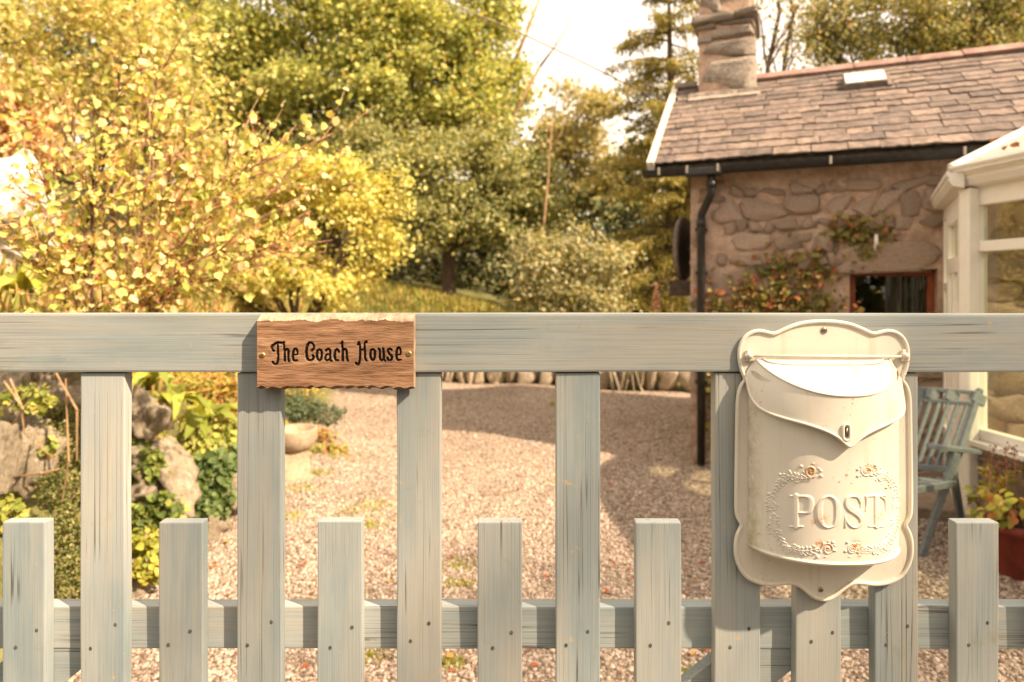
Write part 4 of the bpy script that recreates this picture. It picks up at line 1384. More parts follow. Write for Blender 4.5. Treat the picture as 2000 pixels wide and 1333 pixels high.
# door side
d0, d1 = 0.42, LA - 0.10
fra = bars(FA, fa, na, [(0.0, LA, EZ - 0.08, EZ, 0, .06), (0.0, 0.06, 0.1, EZ - .08, 0.0, .06), (d0 - .06, d0, 0.1, EZ - .08, 0.004, .06), (d1, d1 + 0.06, 0.1, EZ - .08, 0.004, .06),
                        (0.06, d0 - .06, 1.5, 1.56, 0, .05), (0.06, d0 - .06, .1, .5, 0, .04)], M['upvc'], 'side_frame', con)
for (z0, z1) in ((.5, 1.5), (1.56, EZ - .08)):
    part('pane', [FA(.06, z0, -.03), FA(d0 - .06, z0, -.03), FA(d0 - .06, z1, -.03), FA(.06, z1, -.03)], [(0, 1, 2, 3)], M['glass'], fra)
dr = bars(FA, fa, na, [(d0, d1, EZ - 0.16, EZ - .085, 0.012, .05), (d0, d0 + .09, .1, EZ - .16, 0.012, .05), (d1 - .09, d1, .1, EZ - .16, 0.012, .05),
                       (d0 + .09, d1 - .09, 1.62, 1.72, 0.012, .05), (d0 + .09, d1 - .09, .1, .3, 0.012, .05), ((d0 + d1) / 2 - .03, (d0 + d1) / 2 + .03, .3, 1.62, 0.012, .05)],
          M['upvc'], 'door', con)
for (t0, t1, z0, z1) in ((d0 + .09, d1 - .09, 1.72, EZ - .16), (d0 + .09, (d0 + d1) / 2 - .03, 1.02, 1.62), ((d0 + d1) / 2 + .03, d1 - .09, 1.02, 1.62)):
    part('pane', [FA(t0, z0, -.01), FA(t1, z0, -.01), FA(t1, z1, -.01), FA(t0, z1, -.01)], [(0, 1, 2, 3)], M['glass'], dr)
for (t0, t1) in ((d0 + .09, (d0 + d1) / 2 - .03), ((d0 + d1) / 2 + .03, d1 - .09)):
    MB().box(FA(t0, .3, -.005), fa * (t1 - t0), -na * .02, UP * .72, .008).build('door_panel', M['upvc'], dr)
MB().box(FA(d1 - .06, 1.28, .04), fa * .03, -na * .03, UP * .16, .006).box(FA(d1 - .12, 1.34, .05), fa * .08, -na * .012, UP * .02, .004).build('handle', M['upvc'], dr)
# eaves gutters and roof
def cgut(p0, p1, nv, name, ext0=0.0, ext1=0.0):
    d = (p1 - p0); L = np.linalg.norm(d); d = d / L
    p0 = p0 - d * ext0; L += ext0 + ext1
    m = MB()
    prof = [(0.0, 0.0), (0.055, 0.015), (0.075, 0.05), (0.075, 0.07), (0.085, 0.075), (0.085, 0.10), (0.075, 0.105), (0.065, 0.09), (0.0, 0.09)]
    V = []
    for q in (0, L):
        for a_, z_ in prof: V.append(p0 + d * q + nv * a_ + UP * z_)
    k = len(prof)
    m.add(V, [(i, (i + 1) % k, k + (i + 1) % k, k + i) for i in range(k)] + [tuple(range(k))[::-1], tuple(range(k, 2 * k))])
    return m.build(name, M['upvc'], con)
cgut(FA(0.0, EZ), FA(LA, EZ), na, 'gutter', 0, 0.05)
cgut(FB(0.0, EZ), FB(BL, EZ), nb, 'gutter', 0.05, 0)
APX = np.array((3.62, 3.75, 2.72)); APX2 = np.array((4.2, 2.2, 2.72)); APW = np.array((3.9, 4.5, 2.72))
ek = KX + UP * (EZ + .09) + nb * .05 + na * .02
eb = FB(BL, EZ + .09, .06); ea = FA(0, EZ + .09, .05)
rp = MB()
def panel(p):
    p = [np.array(q) for q in p]
    n_ = np.cross(p[1] - p[0], p[2] - p[0]); n_ /= np.linalg.norm(n_)
    if n_[2] < 0: n_ = -n_
    V = p + [q + n_ * 0.025 for q in p]
    k = len(p)
    rp.add(V, [tuple(range(k))[::-1], tuple(range(k, 2 * k))] + [(i, (i + 1) % k, k + (i + 1) % k, k + i) for i in range(k)])
panel([ek, eb, APX2, APX]); panel([ea, ek, APX, APW])
croof = rp.build('roof', M['polyroof'], con)
def gbar(p, q, w=0.022):
    MB().tube([np.array(p) + UP * .03, np.array(q) + UP * .03], w, 6).build('glazing_bar', M['upvc'], croof)
gbar(ek, APX, 0.03)
for t in (0.3, 0.62, 0.9): gbar(ek + (eb - ek) * t, APX + (APX2 - APX) * t)
for t in (0.35, 0.7): gbar(ek + (ea - ek) * t, APX + (APW - APX) * t)
gbar(ek, eb, 0.014); gbar(ek, ea, 0.014)
for px, py, Yr in ((1982, 297, 3.45), (1990, 293, 3.42), (1962, 303, 3.5), (1950, 290, 3.75)):
    q = P(px, py, Yr)
    n_ = np.cross(eb - ek, APX - ek); n_ /= np.linalg.norm(n_)
    q = q + np.array((0, 0, 1.0)) * (-(q - ek) @ n_ / n_[2]) + UP * 0.032
    V_, Q_, C_ = leafverts(np.zeros((1, 3)), np.array([0.05]), np.array([0.035]), np.array([[1.0, 0, 0.3]]), np.array([[0.0, 0, 1.0]]), np.array([(0.28, 0.11, 0.05)]), 'leaf', 0.25)
    o = put('dead_leaf', bigmesh('dead_leaf', V_, Q_, M['leaf_dry'], C_), None, q)
    o.rotation_euler = (0.4, -0.2, rnd.uniform(0, 6))
    tag(o, 'brown dead leaf caught on the edge of the white conservatory roof', 'leaf', 'dead leaves on the conservatory roof')
# step in front of the conservatory door
o = MB().box(np.array((2.2, 4.05, 0.02)), CU * 1.0, CI * 0.6, UP * 0.16, 0.01).build('door_step', M['slab'], None)
tag(o, 'low stone doorstep below the white conservatory door', 'step')

# overhead cable
cb = [P(560, -130, 7.0), P(1010, 62, 7.4), P(1130, 118, 7.35), P(1255, 180, 7.3), P(1322, 205, 7.3)]
cp = []
for i in range(len(cb) - 1):
    for t in np.linspace(0, 1, 8, endpoint=False): cp.append(cb[i] + (cb[i+1] - cb[i]) * t)
cp.append(cb[-1])
o = MB().tube(cp, 0.008, 6).build('overhead_cable', M['cable'], None)
tag(o, 'thin overhead cable crossing the sky to the cottage gable', 'cable')


# ------------------------------------------------------------------ low wall at the back of the drive
lw_c = np.array((0.0, wall_y(0.0), 0))
lw = empty('low_stone_wall', lw_c, 'low dry-stone wall of upright stones along the back of the drive', 'wall')
lsv = [stone_mesh(300 + i, M['rock'], 3, 0.3, 5, 0.4) for i in range(8)]
x = -3.2
while x < 3.6:
    yy = wall_y(x)
    upright = 1.3 < x < 1.95 or -1.15 < x < -0.95
    w = rnd.uniform(0.045, 0.08) if upright else rnd.uniform(0.10, 0.34)
    hh = rnd.uniform(0.34, 0.46)
    g = gz(x + w / 2, yy - .2)
    set_stone(rnd.choice(lsv), (x + w / 2, yy, g + hh * 0.42), np.array((w * 0.52, -0.32 * w * .52, 0)), np.array((0.04, 0.13, 0)), UP * hh * 0.55, lw, 'stone', rnd.gauss(0, 0.2 if upright else 0.05))
    x += w + 0.012
x = -3.2
while x < 3.6:
    w = rnd.uniform(0.2, 0.45)
    set_stone(rnd.choice(lsv), (x + w / 2, wall_y(x) + .05, gz(x, wall_y(x) - .3) + 0.50), np.array((w * 0.52, -0.3 * w * .5, 0)), np.array((0.04, 0.15, 0)), UP * 0.09, lw, 'stone')
    x += w + 0.02

# ------------------------------------------------------------------ rockery on the left bank
rockv = [stone_mesh(400 + i, M['rock'], 4, 0.55, 9, 0.55) for i in range(8)]


def rock(px, py, Y, rx, rz, label, v, spin=0.0, name='rock', mat=None, depth=1.0):
    me = rockv[v]
    if mat:
        me = me.copy(); me.materials.clear(); me.materials.append(mat)
    o = bpy.data.objects.new(name, me); COL.objects.link(o)
    c = P(px, py, Y)
    o.location = tuple(c)
    o.scale = (rx / F * Y, (rx + rz) / 2 / F * Y * depth, rz / F * Y)
    o.rotation_euler = (rnd.uniform(-.2, .2), spin, rnd.uniform(-.3, .3))
    tag(o, label, 'rock', 'rocks of the rockery bank')
    return o


rock(105, 745, 3.5, 80, 60, 'large pale cracked rock under the top rail at far left', 0)
rock(20, 775, 3.3, 50, 50, 'rounded pale rock at the left frame edge beneath the top rail', 1)
rock(48, 905, 3.0, 34, 62, 'tall shadowed boulder above the leftmost short picket', 2, 0.35)
rock(8, 900, 2.9, 26, 60, 'pale upright rock left of the tall shadowed boulder', 3, 0.1)
rock(60, 838, 3.15, 40, 26, 'flat pale stone resting on the tall shadowed boulder', 4, -0.25)
rock(285, 815, 3.75, 46, 40, 'dark-sided slab rock below the fern at left', 5, 0.5)
rock(325, 925, 3.75, 42, 78, 'long pale rock slanting down between the ivy and the left picket', 6, -0.5)
rock(272, 968, 3.6, 34, 30, 'small pale rock left of the long slanting rock', 7)
rock(470, 950, 4.3, 22, 40, 'pale rock half hidden behind the tall picket below the sign', 1, 0.2)
rock(418, 1028, 4.0, 22, 24, 'small round pinkish stone at the edge of the gravel', 2)
rock(410, 1058, 3.9, 20, 12, 'flat little stone in front of the round pinkish stone', 5)
rock(272, 1065, 3.4, 30, 22, 'brownish low rock beside the leftmost gap at the gravel edge', 4)
rock(268, 1130, 3.25, 24, 40, 'grey rock low behind the lower rail at left', 6)
rockv[3] = stone_mesh(977, M['rock'], 4, 0.75, 8, 0.8)
o = rock(-20, 440, 5.2, 80, 125, 'bright white limestone crag at the left frame edge above the gate', 3, 0.15, 'limestone_crag', M['crag'])
o['category'] = 'crag'; del o['group']


def mound(name, label, spots, n, size, pal, cat='plant', shape='leaf', w=None, ratio=0.95, group='plants on the rockery bank', Y=None, mat=None):
    """low leafy plant: leaves over (px,py,Y,rx,ry) patches of the bank"""
    c0 = P(*spots[0][:3])
    root = empty(name, c0, label, cat, group)
    ptsl, nl = [], []
    tot = sum(s[3] * s[4] for s in spots)
    for (px, py, Yy, rx, ry) in spots:
        k = max(4, int(n * rx * ry / tot))
        c = P(px, py, Yy)
        r = np.array((rx / F * Yy, (rx + ry) / 2 / F * Yy * 0.5, ry / F * Yy))
        u = unit(k) * rng.uniform(0.5, 1.0, (k, 1))
        ptsl.append(c + u * r); nl.append(u * 0.7 + np.array((0.1, -0.6, 0.6)) + rng.normal(0, 0.3, (k, 3)))
        for j in range(5):
            MB().tube([c - UP * r[2] * 1.1, c + unit(1)[0] * r * 0.8], [0.004, 0.002], 4).build('stem', M['twig'], root)
    foliage('foliage', np.concatenate(ptsl), np.concatenate(nl), size, pal, w, root, shape=shape, ratio=ratio, mat=mat)
    return root


GR = [(0.16, 0.21, 0.045), (0.24, 0.29, 0.065), (0.11, 0.155, 0.04), (0.33, 0.35, 0.09)]
mound('ground_ivy', 'dark green round-leaved plant spilling beside the long slanting rock', [(405, 930, 3.9, 50, 50), (380, 985, 3.8, 50, 40), (440, 900, 4.1, 30, 40), (420, 975, 4.0, 40, 40)], 1100, 0.045, [(0.09, 0.14, 0.045), (0.14, 0.20, 0.06), (0.19, 0.25, 0.08)])
mound('ground_ivy', 'bright green leafy clump left of the long slanting rock', [(285, 910, 3.6, 40, 36), (275, 1010, 3.5, 40, 30), (320, 1000, 3.5, 40, 36), (270, 880, 3.65, 28, 24)], 800, 0.042, GR)
mound('ground_ivy', 'yellow-green leaves low behind the second short picket', [(285, 1060, 3.35, 40, 30), (330, 1080, 3.4, 50, 40), (290, 1110, 3.2, 36, 30)], 500, 0.04, [(0.40, 0.38, 0.06), (0.27, 0.30, 0.05), (0.5, 0.44, 0.08)])
mound('rockery_plant', 'light green mounded leaves above the dark ivy', [(400, 870, 4.1, 60, 40), (440, 850, 4.3, 40, 40), (360, 880, 4.0, 40, 30)], 800, 0.04, [(0.42, 0.43, 0.10), (0.33, 0.37, 0.08), (0.52, 0.50, 0.16)])
mound('rockery_plant', 'soft green trailing plant hanging over the bank behind the leftmost gap', [(125, 960, 2.95, 60, 50), (130, 1050, 2.85, 50, 70), (110, 880, 3.1, 50, 60), (135, 1130, 2.8, 50, 60), (120, 820, 3.3, 40, 40)], 5200, 0.018, [(0.17, 0.19, 0.055), (0.25, 0.25, 0.08), (0.35, 0.30, 0.12), (0.11, 0.13, 0.04)], ratio=0.6)
mound('rockery_plant', 'yellow-green leafy plant above the tall shadowed boulder', [(50, 780, 3.05, 60, 30), (90, 870, 3.0, 24, 22), (20, 1000, 2.9, 30, 40)], 320, 0.034, [(0.35, 0.38, 0.08), (0.50, 0.46, 0.12), (0.22, 0.27, 0.05)])
mound('juniper', 'low spreading blue-green juniper behind the stone birdbath', [(590, 795, 6.3, 46, 30), (640, 810, 6.3, 40, 22), (560, 800, 6.2, 40, 40)], 1800, 0.045, [(0.12, 0.165, 0.085), (0.18, 0.225, 0.12), (0.08, 0.115, 0.055)], ratio=0.3, cat='shrub')
mound('rockery_plant', 'golden and orange dying foliage along the bank behind the ferns', [(400, 750, 5.0, 90, 30), (440, 790, 5.0, 50, 50), (580, 760, 6.8, 50, 30), (320, 740, 4.9, 80, 30), (520, 850, 5.6, 60, 40), (440, 700, 5.4, 90, 30)], 3000, 0.045, [(0.55, 0.40, 0.10), (0.48, 0.40, 0.09), (0.52, 0.25, 0.08), (0.38, 0.36, 0.08)], ratio=0.45)
mound('rockery_plant', 'drift of dry leaves and moss at the foot of the birdbath', [(590, 930, 5.3, 60, 14), (640, 880, 5.9, 50, 16), (620, 850, 6.2, 40, 16)], 700, 0.035, [(0.50, 0.25, 0.10), (0.32, 0.32, 0.08), (0.42, 0.38, 0.10)])


# hart's-tongue ferns: each frond its own mesh
def frond_mesh(seed, pal):
    r = random.Random(seed)
    L, W = 1.0, 0.11
    V, Fs, C = [], [], []
    k = 9
    c = np.array(pal)
    for i in range(k + 1):
        t = i / k
        x = L * t; z = 0.62 * math.sin(t * 2.0) * (1 - 0.25 * t) - 0.55 * t * t
        w = W * (math.sin(math.pi * min(1, t * 0.9 + 0.12)) ** 0.6) * (1 + 0.12 * math.sin(i * 2.5 + seed))
        V += [(x, w, z + 0.03 * math.sin(i * 3)), (x, 0, z - 0.02), (x, -w, z + 0.03 * math.cos(i * 3))]
        C += [c * r.uniform(0.9, 1.1)] * 3
    for i in range(k):
        Fs += [(3*i, 3*i+1, 3*i+4, 3*i+3), (3*i+1, 3*i+2, 3*i+5, 3*i+4)]
    return bigmesh('frond', np.array(V), np.array(Fs), M['leaf'], np.array(C), smooth=True)


fr_y = [frond_mesh(i, c) for i, c in enumerate([(0.40, 0.42, 0.07), (0.50, 0.48, 0.09), (0.30, 0.34, 0.05), (0.56, 0.50, 0.14), (0.24, 0.28, 0.05)])]


def fern(label, px, py, Y, n, ln):
    c = P(px, py, Y)
    root = empty('fern', c, label, 'fern', 'ferns on the rockery bank')
    st = MB().tube([c - UP * .12, c + UP * .02], [0.03, 0.015], 7).build('crown', M['bark'], root)
    for i in range(n):
        o = put('frond', rnd.choice(fr_y), root, c)
        s = ln * rnd.uniform(0.6, 1.15)
        o.scale = (s, s * rnd.uniform(0.8, 1.3), s * rnd.uniform(0.7, 1.2))
        o.rotation_euler = (rnd.uniform(-.3, .3), rnd.uniform(-.5, .1), 2 * math.pi * i / n + rnd.uniform(-.3, .3))
fern('bright yellow-green strap-leaved fern above the dark-sided slab rock', 330, 800, 3.9, 22, 0.30)
fern('strap-leaved fern spreading left of the sign below the top rail', 400, 830, 4.2, 20, 0.30)
fern('smaller strap-leaved fern at the top of the bank under the rail', 290, 755, 4.2, 16, 0.28)
fern('yellowing fern at the left frame edge above the gate', 40, 580, 4.3, 20, 0.42)

# tangled dry stems over the bank
o = MB()
for (a_, b_, c_) in (((20, 740), (45, 800), (10, 850)), ((8, 745), (40, 790), (48, 850)), ((70, 850), (85, 880), (110, 900)), ((40, 930), (80, 925), (120, 915)), ((128, 740), (134, 900), (120, 990)), ((110, 730), (150, 800), (150, 900))):
    o.tube([P(*a_, 2.9), P(*b_, 2.85), P(*c_, 2.9)], [0.004, 0.005, 0.003], 5)
o = o.build('dry_stems', M['twig'], None)
tag(o, 'thin dry bramble stems looping over the rocks at far left', 'stems')


# ------------------------------------------------------------------ hazel bush by the gate
def hazel():
    b = np.array((-1.92, 3.0, gz(-1.92, 3.0)))
    root = empty('hazel_bush', b, 'twiggy yellow-leaved bush with reddish stems just behind the gate at left', 'bush')
    ends = [((175, 470), (178, 380), (215, 290), 2.9), ((170, 460), (190, 330), (235, 130), 3.0), ((300, 470), (330, 330), (420, 230), 3.0), ((330, 500), (440, 380), (560, 262), 2.9),
            ((350, 520), (480, 430), (655, 238), 3.0), ((280, 420), (300, 260), (260, 60), 3.1), ((140, 470), (80, 360), (20, 200), 2.8), ((360, 560), (480, 520), (600, 440), 3.0),
            ((120, 520), (70, 450), (15, 420), 2.7), ((300, 520), (380, 440), (520, 330), 3.2), ((250, 450), (260, 340), (330, 190), 3.2), ((300, 560), (400, 500), (540, 480), 2.8),
            ((200, 440), (160, 300), (110, 190), 3.2), ((230, 380), (280, 230), (330, 100), 3.3), ((330, 540), (430, 470), (690, 330), 3.3)]
    for _ in range(6):
        fx, fy = rnd.uniform(20, 620), rnd.uniform(120, 480)
        ends.append(((205 + (fx - 205) * .45 + rnd.uniform(-20, 20), 560), (205 + (fx - 205) * .75, 560 + (fy - 560) * .55), (fx, fy), rnd.uniform(2.8, 3.4)))
    leafp, red = [], []
    for i, (p1, p2, p3, y) in enumerate(ends):
        y1 = 3.0 + (y - 3.0) * 0.4
        pts = [b + rng.normal(0, 0.03, 3) * (1, 1, 0), P(205 + (p1[0] - 205) * 0.35, 700, 3.0), P(*p1, y1), P(*p2, y), P(*p3, y)]
        dense = []
        for k in range(len(pts) - 1):
            for t in np.linspace(0, 1, 5, endpoint=False): dense.append(pts[k] + (pts[k+1] - pts[k]) * t + rng.normal(0, 0.009, 3))
        dense.append(pts[-1])
        rad = list(np.linspace(0.0085, 0.0018, len(dense)))
        mb = MB().tube(dense, rad, 7)
        for k in range(6, len(dense) - 1):
            for _ in range(rnd.choice([1, 2, 2, 3])):
                q = dense[k]
                dirv = (dense[k+1] - dense[k]); dirv = dirv / np.linalg.norm(dirv)
                e = q + dirv * rnd.uniform(0.06, 0.24) + rng.normal(0, 0.09, 3)
                mb.tube([q, (q + e) / 2 + rng.normal(0, 0.012, 3), e], [0.0032, 0.0024, 0.0014], 4)
                m = rnd.randint(3, 6)
                for t in np.linspace(0.3, 1, m): leafp.append(q + (e - q) * t + rng.normal(0, 0.022, 3))
                if rnd.random() < 0.45:
                    for t in rng.uniform(0.2, 1, 3): red.append(q + (e - q) * t + rng.normal(0, 0.015, 3))
        mb.build('stem', M['bark'] if i in (0, 1) else (M['redtwig'] if i % 4 == 3 else M['twig']), root, True)
    leafp = np.array(leafp)
    order = rng.permutation(len(leafp))
    HZ = [(0.74, 0.61, 0.20), (0.66, 0.58, 0.19), (0.54, 0.54, 0.15), (0.80, 0.68, 0.36), (0.42, 0.46, 0.11), (0.76, 0.52, 0.25)]
    vs = []
    for i in range(10):
        c = np.array([HZ[i % len(HZ)]])
        V, Qd, C = leafverts(np.zeros((1, 3)), np.array([1.0]), np.array([0.82]), np.array([[1.0, 0, -0.15]]), np.array([[0.1 * (i % 3), 0.2, 1.0]]), c, 'leaf', 0.10 + 0.04 * (i % 4))
        vs.append(bigmesh('leaf', V, Qd, M['leaf'], C))
    for i in order[:300]:
        o = put('leaf', rnd.choice(vs), root, leafp[i])
        s = rnd.choice([rnd.uniform(0.022, 0.036), rnd.uniform(0.022, 0.04), rnd.uniform(0.036, 0.058)])
        o.scale = (s, s, s)
        o.rotation_euler = (rnd.uniform(-.9, .9) + 0.5, rnd.uniform(-.2, 1.1), rnd.uniform(0, 6.28))
    p = leafp[order[300:]]
    if len(p): foliage('foliage', p, unit(len(p)) * .7 + (0.2, -.5, .6), 0.042, HZ, None, root, shape='leaf', ratio=0.8)
    red = np.array(red)
    foliage('red_buds', red, unit(len(red)), 0.022, [(0.55, 0.12, 0.06), (0.5, 0.18, 0.09), (0.45, 0.08, 0.05)], None, root, ratio=0.6, label='small red leaves and seed cases among the twigs')
hazel()


# ------------------------------------------------------------------ birdbath
def birdbath():
    Y = 5.05
    x = (577 - 1000) / F * Y
    g = gz(x, Y)
    root = empty('birdbath', (x, Y, g), 'small weathered stone birdbath at the left edge of the gravel', 'birdbath')
    m = MB()
    for (za, zb, wa, wb) in ((0.0, 0.22, 0.115, 0.095),):
        V = [(x + sx * w * 1.0, Y + sy * w, g + z) for (w, z) in ((wa, za - .02), (wa, 0.02), (wb, zb)) for (sx, sy) in ((-1, -1), (1, -1), (1, 1), (-1, 1))]
        rot = R(20)
        V = [(x + (v[0]-x) * math.cos(rot) - (v[1]-Y) * math.sin(rot), Y + (v[0]-x) * math.sin(rot) + (v[1]-Y) * math.cos(rot), v[2]) for v in V]
        Fs = []
        for j in range(2):
            for i in range(4): Fs.append((j*4+i, j*4+(i+1) % 4, (j+1)*4+(i+1) % 4, (j+1)*4+i))
        Fs.append((8, 9, 10, 11)); Fs.append((3, 2, 1, 0))
        m.add(V, Fs)
    m.build('pedestal', M['bath'], root)
    prof = [(0.06, 0.215), (0.11, 0.225), (0.145, 0.26), (0.163, 0.31), (0.168, 0.385), (0.162, 0.395), (0.145, 0.392), (0.135, 0.35), (0.10, 0.325), (0.0, 0.32)]
    MB().lathe(prof, (x, Y, g), 28).build('bowl', M['bath'], root, True)
birdbath()


# ------------------------------------------------------------------ garden chair
def chair():
    base = P(1850, 1060, 3.55); base[2] = gz(base[0], 3.55)
    root = empty('garden_chair', base, 'blue-grey folding wooden garden chair with a slatted back behind the post box', 'chair')
    m = M['chair']
    def bar(p, q, w, d, name):
        p, q = np.array(p), np.array(q)
        ax = q - p; L = np.linalg.norm(ax); a = ax / L
        s = np.cross(a, (0, 1, 0)); 
        if np.linalg.norm(s) < .1: s = np.array((1.0, 0, 0))
        s /= np.linalg.norm(s); t = np.cross(a, s)
        MB().box(p - s * w / 2 - t * d / 2, ax, s * w, t * d, 0.004).build(name, m, root)
    tl, tr = P(1770, 757, 3.75), P(1912, 768, 3.62)
    bl, br = P(1720, 905, 3.62), P(1862, 918, 3.48)
    up = (tl - bl)
    # top rail with a hand slot is made of two bars and end blocks
    d_ = tr - tl
    bar(tl - d_ * .06, tr + d_ * .04, 0.022, 0.022, 'top_rail')
    bar(tl - d_ * .06 + (bl - tl) * .15, tr + d_ * .04 + (br - tr) * .15, 0.022, 0.022, 'top_rail')
    for t in (-.04, 0.2, 0.40, 0.66, 1.02): bar(tl + d_ * (t - .0) + (bl - tl) * .01, tl + d_ * t + (bl - tl) * .14, 0.075, 0.02, 'rail_block')
    bar(bl, br, 0.03, 0.024, 'lower_back_rail')
    for k in range(8):
        t = 0.02 + k * 0.125
        a, b = tl + d_ * t + (bl - tl) * .14, bl + (br - bl) * t
        bar(b, a, 0.020, 0.014, 'back_slat')
    bar(br + (br - tr) * .06, tr + (tr - br) * .05, 0.03, 0.026, 'back_post')
    bar(bl + (bl - tl) * .06, tl + (tl - bl) * .05, 0.03, 0.026, 'back_post')
    # arm, legs, seat
    bar(P(1818, 872, 3.40), P(1908, 882, 3.55), 0.024, 0.055, 'arm_rest')
    bar(P(1690, 865, 3.55), P(1770, 872, 3.70), 0.024, 0.055, 'arm_rest')
    f1 = P(1800, 1072, 3.45); f1[2] = gz(f1[0], f1[1])
    bar(f1, P(1868, 885, 3.44), 0.036, 0.026, 'leg')
    f2 = P(1880, 1040, 3.75); f2[2] = gz(f2[0], f2[1])
    bar(f2, P(1856, 885, 3.46), 0.036, 0.026, 'leg')
    f3 = P(1670, 1060, 3.6); f3[2] = gz(f3[0], f3[1])
    bar(f3, P(1740, 872, 3.62), 0.036, 0.026, 'leg')
    f4 = P(1770, 1010, 3.9); f4[2] = gz(f4[0], f4[1])
    bar(f4, P(1730, 872, 3.62), 0.036, 0.026, 'leg')
    for k in range(6):
        t = k / 5
        bar(P(1700 - 14 * k, 932 + 3 * k, 3.58 - .05 * k), P(1862 - 14 * k, 945 + 3 * k, 3.45 - .05 * k), 0.04, 0.014, 'seat_slat')
    bar(P(1862, 945, 3.44), P(1785, 958, 3.2), 0.035, 0.022, 'seat_rail')
    bar(P(1710, 934, 3.56), P(1640, 945, 3.33), 0.035, 0.022, 'seat_rail')
    bar(P(1795, 940, 3.43), P(1866, 946, 3.46), 0.03, 0.02, 'stretcher')
chair()


# ------------------------------------------------------------------ red planter
def planter():
    c = np.array((2.56, 3.22, 0.0)); g = gz(c[0], c[1])
    root = empty('planter', (c[0], c[1], g), 'dark red planter at the right edge in front of the conservatory', 'planter')
    m = MB()
    prof = [(0.10, 0.0), (0.105, 0.01), (0.135, 0.22), (0.147, 0.225), (0.147, 0.265), (0.130, 0.27), (0.122, 0.235)]
    m.lathe(prof, (c[0], c[1], g), 32)
    m.build('pot', M['redpot'], root, True)
    MB().lathe([(0.125, 0.235), (0.06, 0.25), (0.0, 0.252)], (c[0], c[1], g), 20).build('soil', M['soil'], root)
    pl = empty('potted_plant', (c[0], c[1], g + 0.24), 'yellow-green leafy plant with brown flower spikes growing in the red planter', 'plant')
    st = MB(); pts = []; 
    for i in range(46):
        a = rnd.uniform(0, 2 * math.pi); r = rnd.uniform(0.06, 0.30)
        e = np.array((c[0] + math.cos(a) * r, c[1] + math.sin(a) * r, g + 0.27 + rnd.uniform(0.02, 0.26) * (1.1 - r)))
        s = np.array((c[0] + math.cos(a) * .04, c[1] + math.sin(a) * .04, g + 0.24))
        mdl = (s + e) / 2 + UP * 0.06
        st.tube([s, mdl, e], [0.003, 0.0025, 0.0015], 4)
        for k in range(9): pts.append((mdl + (e - mdl) * rnd.uniform(0.1, 1.1) + rng.normal(0, .018, 3)))
    st.build('stem', M['redtwig'], pl)
    pts = np.array(pts)
    PP = [(0.50, 0.44, 0.08), (0.40, 0.40, 0.07), (0.58, 0.46, 0.12), (0.25, 0.26, 0.05), (0.40, 0.16, 0.05)]
    vs = []
    for i in range(6):
        V, Qd, C = leafverts(np.zeros((1, 3)), np.array([1.0]), np.array([0.6]), np.array([[1.0, 0, -0.2]]), np.array([[0.1, 0.1 * i, 1.0]]), np.array([PP[i % 5]]), 'leaf', 0.14)
        vs.append(bigmesh('leaf', V, Qd, M['leaf'], C))
    near = np.argsort(pts[:, 1])
    for i in near[:260]:
        o = put('leaf', rnd.choice(vs), pl, pts[i])
        s = rnd.uniform(0.035, 0.062)
        o.scale = (s, s, s)
        out = math.atan2(pts[i][1] - c[1], pts[i][0] - c[0])
        o.rotation_euler = (rnd.uniform(-.4, .4), rnd.uniform(0, .7), out + rnd.uniform(-.8, .8))
    foliage('foliage', pts[near[260:]], unit(len(near) - 260) * .4 + UP, 0.05, PP, [3, 3, 2, 2, .5], pl, shape='leaf', ratio=0.6)
    for i in range(5):
        a = P(1930 + i * 18, 970, 3.3); b = P(1936 + i * 16 + rnd.uniform(-5, 5), rnd.uniform(868, 905), 3.3)
        sp = MB().tube([a, b], [0.003, 0.002], 5).build('flower_spike', M['redtwig'], pl)
        p = a + (b - a) * rng.uniform(0.45, 1.0, 55)[:, None] + rng.normal(0, 0.008, (55, 3))
        V, Qd, C = leafverts(p, np.full(55, .016), np.full(55, .010), unit(55), unit(55), pick([(0.16, 0.065, 0.04), (0.22, 0.09, 0.05)], 55), 'quad')
        o = put('seed_head', bigmesh('seed_head', V, Qd, M['leaf_dry'], C), sp); o['kind'] = 'stuff'
        o.location = -wloc(sp)
planter()


# ------------------------------------------------------------------ fallen leaves and weeds on the gravel
fl_v = []
for i, c in enumerate([(0.42, 0.10, 0.035), (0.36, 0.13, 0.05), (0.45, 0.17, 0.05), (0.30, 0.09, 0.04), (0.50, 0.30, 0.08)]):
    V, Qd, C = leafverts(np.zeros((1, 3)), np.array([1.0]), np.array([0.7]), np.array([[1.0, 0, 0.05]]), np.array([[0.0, 0, 1.0]]), np.array([c]), 'leaf', 0.25)
    fl_v.append(bigmesh('fallen_leaf', V, Qd, M['leaf_dry'], C))
spots = [(1020, 955), (1185, 955), (720, 1080), (590, 1110), (640, 1130), (420, 1105), (425, 1110), (455, 1120), (440, 1165), (760, 1145), (880, 1090), (740, 1120), (905, 1150), (1240, 1140), (1260, 1170), (640, 985), (730, 960), (790, 905),
         (715, 965), (1210, 830), (1250, 870), (1105, 830), (905, 905), (925, 970), (985, 960), (1100, 940), (1350, 1160), (1200, 1110), (1225, 1120), (1130, 1110), (650, 1290), (890, 1320), (700, 1300), (1385, 1275), (1350, 1280), (590, 1320), (1290, 1300)]
for i in range(75):
    spots.append((rnd.uniform(420, 1380), rnd.uniform(800, 1333)))
